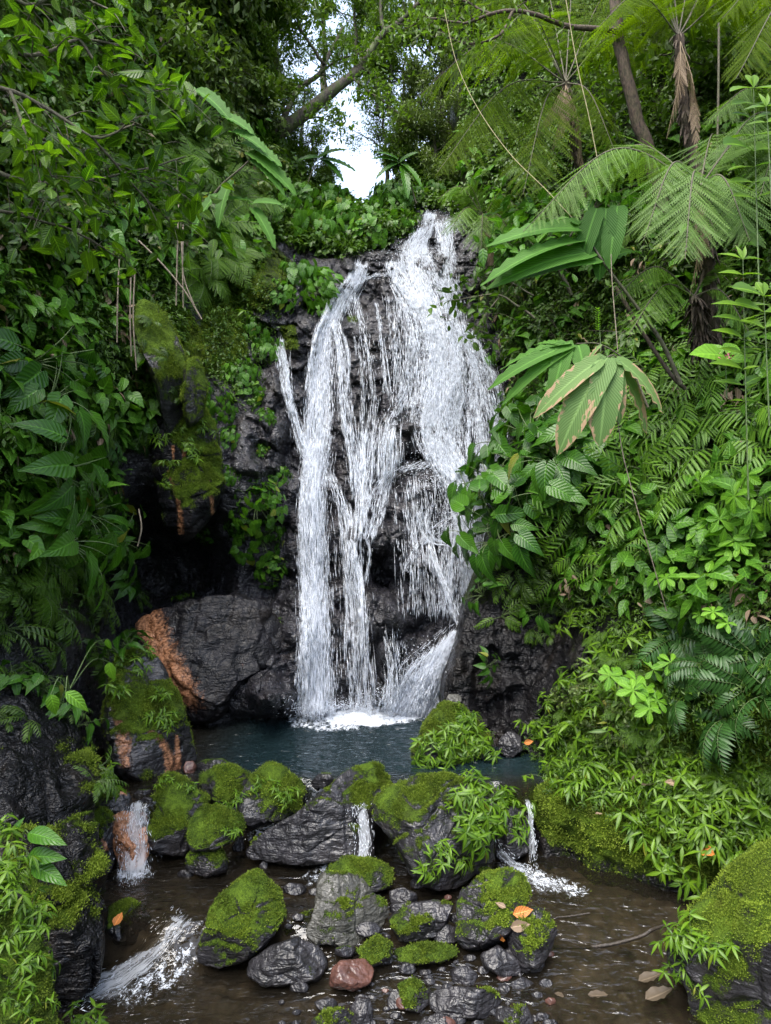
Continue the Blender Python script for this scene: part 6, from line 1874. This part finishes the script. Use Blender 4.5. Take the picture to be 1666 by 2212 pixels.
pic_tree('tree', 'leaning mossy trunk slanting across the sky gap', [([A(560, 330, 15), A(600, 290, 15), A(660, 245, 15), A(720, 195, 15), A(780, 150, 15.2)], .17, .10, 0), ([A(755, 168, 15.1), A(800, 110, 15.4), A(830, 70, 15.6), A(870, 40, 16), A(930, -20, 16)], .09, .04, 1), ([A(780, 150, 15.2), A(800, 160, 15.2), A(815, 190, 15)], .05, .02, 2),
         ([A(600, 290, 15), A(640, 200, 15.3), A(690, 160, 15.4), A(710, 120, 15.6), A(740, 60, 16)], .07, .04, 1), ([A(700, 140, 15.4), A(650, 60, 15.6), A(620, -20, 16)], .04, .015, 2), ([A(830, 70, 15.6), A(820, -20, 15.8), A(825, -90, 16)], .05, .02, 2), ([A(690, 160, 15.4), A(730, 130, 15.2), A(790, 110, 15)], .03, .012, 2), ([A(760, 165, 15.1), A(800, 200, 14.8), A(860, 240, 14.6)], .03, .01, 2), ([A(640, 260, 15), A(690, 255, 14.8), A(740, 270, 14.6)], .025, .01, 2)], 3, T_RHOMB, M_TREE, .12, 4, .16)
pic_tree('tree', 'shaggy brown trunk with a long side branch at the top right', [([A(1450, 560, 10.4), A(1425, 420, 10.3), A(1370, 230, 10.2), A(1338, 90, 10.2), A(1322, -60, 10.3)], .105, .08, 0), ([A(1335, 68, 10.1), A(1270, 62, 9.8), A(1190, 42, 9.6), A(1110, 22, 9.5), A(1060, 30, 9.5), A(1000, 55, 9.5)], .045, .018, 1), ([A(1110, 22, 9.5), A(1080, 75, 9.4), A(1020, 95, 9.4), A(960, 80, 9.5)], .025, .008, 2), ([A(1000, 55, 9.5), A(930, 40, 9.6), A(880, 60, 9.7)], .018, .006, 2), ([A(1060, 30, 9.5), A(960, -20, 9.8), A(890, -60, 10)], .02, .008, 2)], 4, T_RHOMB, M_TREE, .10, 4, .1, M_SHAG)
# the leafy branches hanging in at the top left, from a tree standing left of the picture
pic_tree('broad_leaved_tree', 'overhanging branches with bright backlit leaves at the top left',
         [([A(-420, 1150, 5.6), A(-430, 700, 5.4), A(-380, 300, 5.2), A(-330, -80, 5.2)], .16, .12, 0),
          ([A(-380, 260, 5.2), A(-100, 190, 5.0), A(20, 200, 5.0), A(110, 240, 5.1), A(200, 300, 5.2), A(290, 270, 5.3)], .03, .008, 2),
          ([A(-360, 120, 5.2), A(-80, 60, 5.0), A(60, 120, 5.1), A(170, 90, 5.3), A(270, 100, 5.4)], .03, .008, 3),
          ([A(-340, -40, 5.2), A(-60, -60, 5.1), A(60, 10, 5.1), A(150, -20, 5.3), A(260, 30, 5.4)], .03, .008, 3),
          ([A(-60, 340, 5.0), A(60, 390, 5.2), A(180, 385, 5.5), A(300, 370, 5.8), A(400, 340, 6.0)], .02, .006, 2),
          ([A(-60, 300, 5.0), A(60, 290, 5.3), A(160, 330, 5.6), A(260, 360, 5.8), A(350, 420, 6.0)], .02, .006, 2),
          ([A(-80, 440, 5.3), A(60, 470, 5.6), A(160, 500, 5.9), A(260, 560, 6.2)], .018, .005, 2),
          ([A(20, 200, 5.0), A(60, 290, 4.9), A(110, 370, 4.9), A(130, 450, 5)], .014, .004, 2),
          ([A(170, 90, 5.3), A(230, 170, 5.4), A(300, 200, 5.6), A(370, 190, 5.8)], .014, .004, 3),
          ([A(200, 300, 5.2), A(300, 420, 5.6), A(360, 470, 5.8), A(390, 500, 6)], .012, .004, 2)],
         3, T_OVATE, M_BRANCH, .155, 1, .07, M_TWIG, .25)
pic_tree('shrub', 'dark leafy twig reaching left over the white water', [([A(1150, 690, 9.6), A(1090, 640, 9.5), A(1030, 640, 9.4), A(965, 652, 9.3)], .02, .004, 2), ([A(1080, 640, 9.5), A(1040, 690, 9.4), A(1020, 715, 9.3)], .01, .003, 2), ([A(1150, 640, 9.7), A(1080, 600, 9.6), A(1010, 610, 9.5)], .012, .003, 2)], 4, T_OVATE, M_UNDER, .12, 1, .06, M_TWIG, .4, 'shrub')
pic_tree('shrub', 'broad leaved shrub under the backlit tree fern', [([A(1230, 640, 10.2), A(1180, 520, 10), A(1120, 440, 9.8)], .03, .01, 3), ([A(1200, 560, 10), A(1260, 470, 9.8), A(1320, 430, 9.6)], .02, .008, 3), ([A(1180, 520, 10), A(1130, 510, 9.8), A(1090, 520, 9.6)], .012, .005, 3)], 3, T_OVATE, M_HEART, .2, 1, .1, M_TWIG, .3, 'shrub')

# unseen forest behind the viewer, added to cut low side light into the gorge
k = 26000
P = np.stack((rng.uniform(-13, 13, k), rng.uniform(-11, -5.5, k), rng.uniform(-1, 1, k)), -1)
P[:, 2] = 2.0 + P[:, 2] * 3.0 + .9 * np.sin(P[:, 0] * 1.1)
P = P[fbm(P * .7, 2, 99) > -.22]
k = 5000
shade_canopy = np.stack((rng.uniform(-9.5, -3.6, k), rng.uniform(1.6, 6.5, k), rng.uniform(6.6, 10, k)), -1)  # unseen leaf canopy overhead at left, added to shade the left bank
shade_canopy = shade_canopy[(fbm(shade_canopy * .8, 2, 98) > -.15) & (shade_canopy[:, 0] < -.62 * shade_canopy[:, 1] - .2)]
P = np.concatenate((P, shade_canopy))
fm_ = MB()
fm_.inst(T_OVATE, frames(rng.normal(0, 1, P.shape), UP + rng.normal(0, .7, P.shape)) * rng.uniform(.25, .5, len(P))[:, None, None], P)
tag(fm_.build('forest', M_TREE), 'unseen forest behind the viewer and canopy overhead at left, added for shade', None, None, 'stuff')
g2 = MB()
gx, gy = np.meshgrid(np.linspace(-40, 40, 50), np.linspace(-60, 6, 50))
g2.add(np.stack((gx, gy, -1.15 + .25 * fbm(np.stack((gx, gy, gx * 0), -1) * .5, 3, 6) + np.clip(np.abs(gx) - 5, 0, 9) * .6 + np.clip(-gy - 5, 0, 10) * .35), -1).reshape(-1, 3), grid_quads(50, 50))
g2.extra['moss'] = np.full(2500, .5)
g2.extra['stain'] = np.zeros(2500)
tag(g2.build('ground', M_CLIFF), 'valley floor behind the viewer', kind='structure')
# ---------------------------------------------------------------- vines, roots, sticks


def vine(label, pts, r, mat=M_VINE, name='vine', cat='vine', seg=60):
    L = smooth_line(pts, seg)
    mb = MB()
    base = L[-1].copy()
    mb.tube(L - base, r, 5)
    o = mb.build(name, mat)
    o.location = base
    return tag(o, label, cat)


vine('straight pale yellow vine hanging from the top to the silvery fern', [A(1213, -60, 7.6), A(1245, 130, 7.6), A(1272, 250, 7.6), A(1296, 370, 7.6)], .0055)
vine('thin yellow vine running slantwise down past the backlit tree fern', [A(960, 20, 9), A(985, 130, 8.9), A(1030, 230, 8.7), A(1100, 330, 8.3), A(1180, 410, 7.8), A(1245, 480, 7.4)], .0045)
vine('thin vine dropping past the browned leaf', [A(1320, 500, 7), A(1322, 600, 6.9), A(1335, 760, 6.8)], .005, M_ROOT)
vine('thin vine trailing down among the bright pinnate shrubs', [A(1330, 880, 6.2), A(1350, 1000, 6.2), A(1400, 1180, 6.2), A(1440, 1320, 6.3)], .005, M_ROOT)
vine('tall thin stem standing at the right behind the pale tree fern', [A(1553, 50, 8.8), A(1552, 200, 8.8), A(1548, 400, 8.8)], .016, M_TWIG)
vine('thick brown woody stem crossing the right slope behind the ginger', [A(1330, 620, 7.9), A(1390, 720, 7.8), A(1450, 810, 7.7), A(1480, 840, 7.8)], .024, M_SHAG, 'woody_stem', 'stem')
for i, (x, y0, y1) in enumerate([(258, 560, 740), (292, 580, 800), (283, 600, 770), (396, 480, 665), (388, 400, 660), (300, 1100, 1180)]):
    vine(['hanging root left of the dark hollow on the left slope, leftmost', 'long hanging root over the dark hollow of the left slope', 'thin hanging root beside the long one over the dark hollow', 'pale hanging root ending above the grey rocks', 'longest pale root hanging from the fern slope', 'thin root dangling in front of the cave'][i],
         [A(x, y0, 8.4), A(x + random.uniform(-6, 6), (y0 + y1) / 2, 8.3), A(x + random.uniform(-8, 8), y1, 8.3)], .009, M_ROOT, 'hanging_root', 'root')
vine('bare pale twig slanting down across the dark left slope', [A(300, 520, 8.2), A(350, 570, 8.2), A(400, 630, 8.2), A(436, 690, 8.2)], .011, M_ROOT, 'twig', 'twig')
vine('arched twig hooking down beside the pale hanging roots', [A(385, 400, 8.2), A(392, 520, 8.1), A(398, 600, 8.1), A(420, 660, 8.1)], .008, M_ROOT, 'twig', 'twig')
vine('crooked wet stick lying across the quiet right pool', [A(1195, 2046, 5.85), A(1260, 2046, 5.8), A(1320, 2040, 5.75), A(1385, 2022, 5.7), A(1410, 2008, 5.7), A(1448, 1996, 5.6)], .016, M_WETWOOD, 'stick', 'stick')
vine('thin pale stick lying by the mossy boulder foot in the right pool', [A(1200, 1982, 6.05), A(1240, 1978, 6.05), A(1275, 1972, 6.05)], .007, M_WETWOOD, 'stick', 'stick')


def fallen(px, py, Yd, L, label, mat=M_ORANGE, az=None, nrm=None, tpl=T_OVATE):
    mb = MB()
    a = random.uniform(0, 6.28) if az is None else az
    d = np.array((math.cos(a), math.sin(a), .1))
    n = np.array((0, -.5, 1.0)) if nrm is None else np.array(nrm)
    t = leaf_tpl('ovate', .55, .35, -.15, .03, 3, 8)
    mb.inst(t, frames(d[None], n[None]) * L, np.zeros((1, 3)), .5)
    o = mb.build('fallen_leaf', mat)
    o.location = A(px, py, Yd)
    return tag(o, label, 'leaf', 'fallen leaves')


def rock_point(label, px, py):
    W, N = ROCKS[label][0]
    x, y = proj(W)
    fr = (N * unit(W - np.array((0, 0, CAMZ)))).sum(-1) < .1
    i = int(np.argmin((x - px) ** 2 + (y - py) ** 2 + (~fr) * 1e6))
    return W[i] + N[i] * .035, N[i]


for (lab, x, y, L, t, mt, az) in [('mossy boulder with a fallen orange leaf on its shoulder', 1105, 1975, .17, 'curled orange leaf on top of a mossy boulder', M_ORANGE, .2), ('mossy boulder with a fallen orange leaf on its shoulder', 1088, 2022, .15, 'orange leaf stuck to the side of the orange leaf boulder', M_ORANGE, 2.0), ('mossy boulder with a fallen orange leaf on its shoulder', 1100, 2003, .16, 'grey brown leaf between the two orange ones', M_DEAD, .1), ('mossy boulder with a fallen orange leaf on its shoulder', 1090, 1966, .09, 'pale curled leaf beside the topmost orange leaf', M_DEAD, 2.6)]:
    p, n = rock_point(lab, x, y)
    o = fallen(x, y, 6, L, t, mt, az, n + np.array((0, -.3, .2)))
    o.location = p
for (x, y, L, t, mt) in [(1380, 1700, .18, 'dark brown leaf lying on the mossy right bank below the ferns', M_SODDEN), (1420, 1705, .2, 'brown curled leaf on the mossy right bank near the ferns', M_SODDEN), (1530, 1840, .2, 'russet leaf under the herbs at the end of the mossy bank', M_ORANGE), (1590, 1770, .2, 'tan leaf on top of the mossy bank, rightmost', M_DEAD), (1310, 1775, .1, 'small brown leaf on the face of the mossy bank', M_DEAD), (1575, 1000, .17, 'dry brown leaf caught among the bright pinnate shrubs', M_DEAD), (1475, 1690, .13, 'small tan leaf on the mossy bank under the ferns', M_DEAD)]:
    p, n = SR.pick(x, y)
    o = fallen(x, y, 6, L, t, mt, None, n + UP * .5)
    o.location = p + n * .12
fallen(247, 2000, 5.75, .14, 'orange leaf stuck on the wet stone by the black wall', M_ORANGE, 1.5, (0, -1, .3))
fallen(1132, 1605, 8.15, .12, 'bright yellow leaf by the dark right bank at the pool', bpy.data.materials['fallen_orange_leaf'], .3, (0, -1, .3))
for i, (x, y, L, t) in enumerate([(1380, 2125, .2, 'pale sodden leaf in the right pool, upper'), (1395, 2165, .24, 'large pale sodden leaf in the right pool, lower'), (1270, 2155, .16, 'tan sodden leaf in the middle of the right pool'), (1200, 2150, .1, 'small yellow leaf drifting in the right pool'), (1375, 2060, .2, 'limp grey leaf hanging from the crooked stick')]):
    p = A(x, y, Yb(y, -.76))
    o = fallen(x, y, 5, L, t, M_SODDEN, random.uniform(0, 6), (0, 0, 1))
    o.location = p + UP * .02

# ---------------------------------------------------------------- labels of the scattered plants, from what stands beside them
MARKS = [('the browned split leaf', 1310, 860), ('the ginger stalk', 1200, 560), ('the silvery tree fern', 1450, 420), ('the cave', 370, 1230), ('the rust orange flank', 350, 1430), ('the left fall', 690, 1150), ('the top of the falls', 930, 490), ('the massive boulder', 1600, 2000), ('the boulder in the pool', 985, 1580),
         ('the bright oval leaved shrub', 1520, 1250), ('the mossy ridge', 360, 800), ('the black rock wall', 110, 1750), ('the shaggy trunk', 1400, 280), ('the mossy right bank', 1340, 1780), ('the leaning trunk', 690, 220), ('the overhanging branches', 150, 250), ('the mossy knoll', 340, 1550), ('the large leafy boulder', 950, 1780),
         ('the orange cascade', 285, 1830), ('the pale hanging roots', 395, 580), ('the reddish stone', 760, 2105), ('the blocky mossy stone', 895, 2150), ('the broad flat wet stone', 1010, 2168), ('the hollow of the right bank', 1110, 1420), ('the upright herbs', 1615, 720), ('the dark ferns', 1560, 1480), ('the glossy overhanging leaves', 1140, 1050), ('the striped leaves', 100, 1850), ('the begonia', 1560, 770), ('the corner bank', 60, 2080), ('the pointed boulder', 525, 1985), ('the pale soft leaved plant', 1370, 1470)]
by = {}
for o, phrase, x, y in PLACED:
    d = [(math.hypot(x - mx, y - my), nm, mx, my) for nm, mx, my in MARKS]
    dist, nm, mx, my = min(d)
    dx, dy = x - mx, y - my
    if dist < 45:
        rel = 'beside'
    elif abs(dx) > abs(dy):
        rel = 'right of' if dx > 0 else 'left of'
    else:
        rel = 'below' if dy > 0 else 'above'
    by.setdefault((phrase, rel, nm), []).append((y, x, o))
ORD = ['topmost', 'second from the top', 'third from the top', 'fourth from the top', 'fifth from the top', 'sixth from the top', 'seventh from the top', 'eighth from the top', 'ninth from the top', 'tenth from the top', 'eleventh from the top', 'twelfth from the top']
for (phrase, rel, nm), L in by.items():
    L.sort(key=lambda t: t[0])
    for i, (y, x, o) in enumerate(L):
        lab = f'{phrase} {rel} {nm}'
        if len(L) == 2:
            lab = f'{["upper", "lower"][i]} {phrase} {rel} {nm}'
        elif len(L) > 2:
            lab += ', ' + ('lowest' if i == len(L) - 1 else ORD[min(i, 11)])
        o['label'] = lab
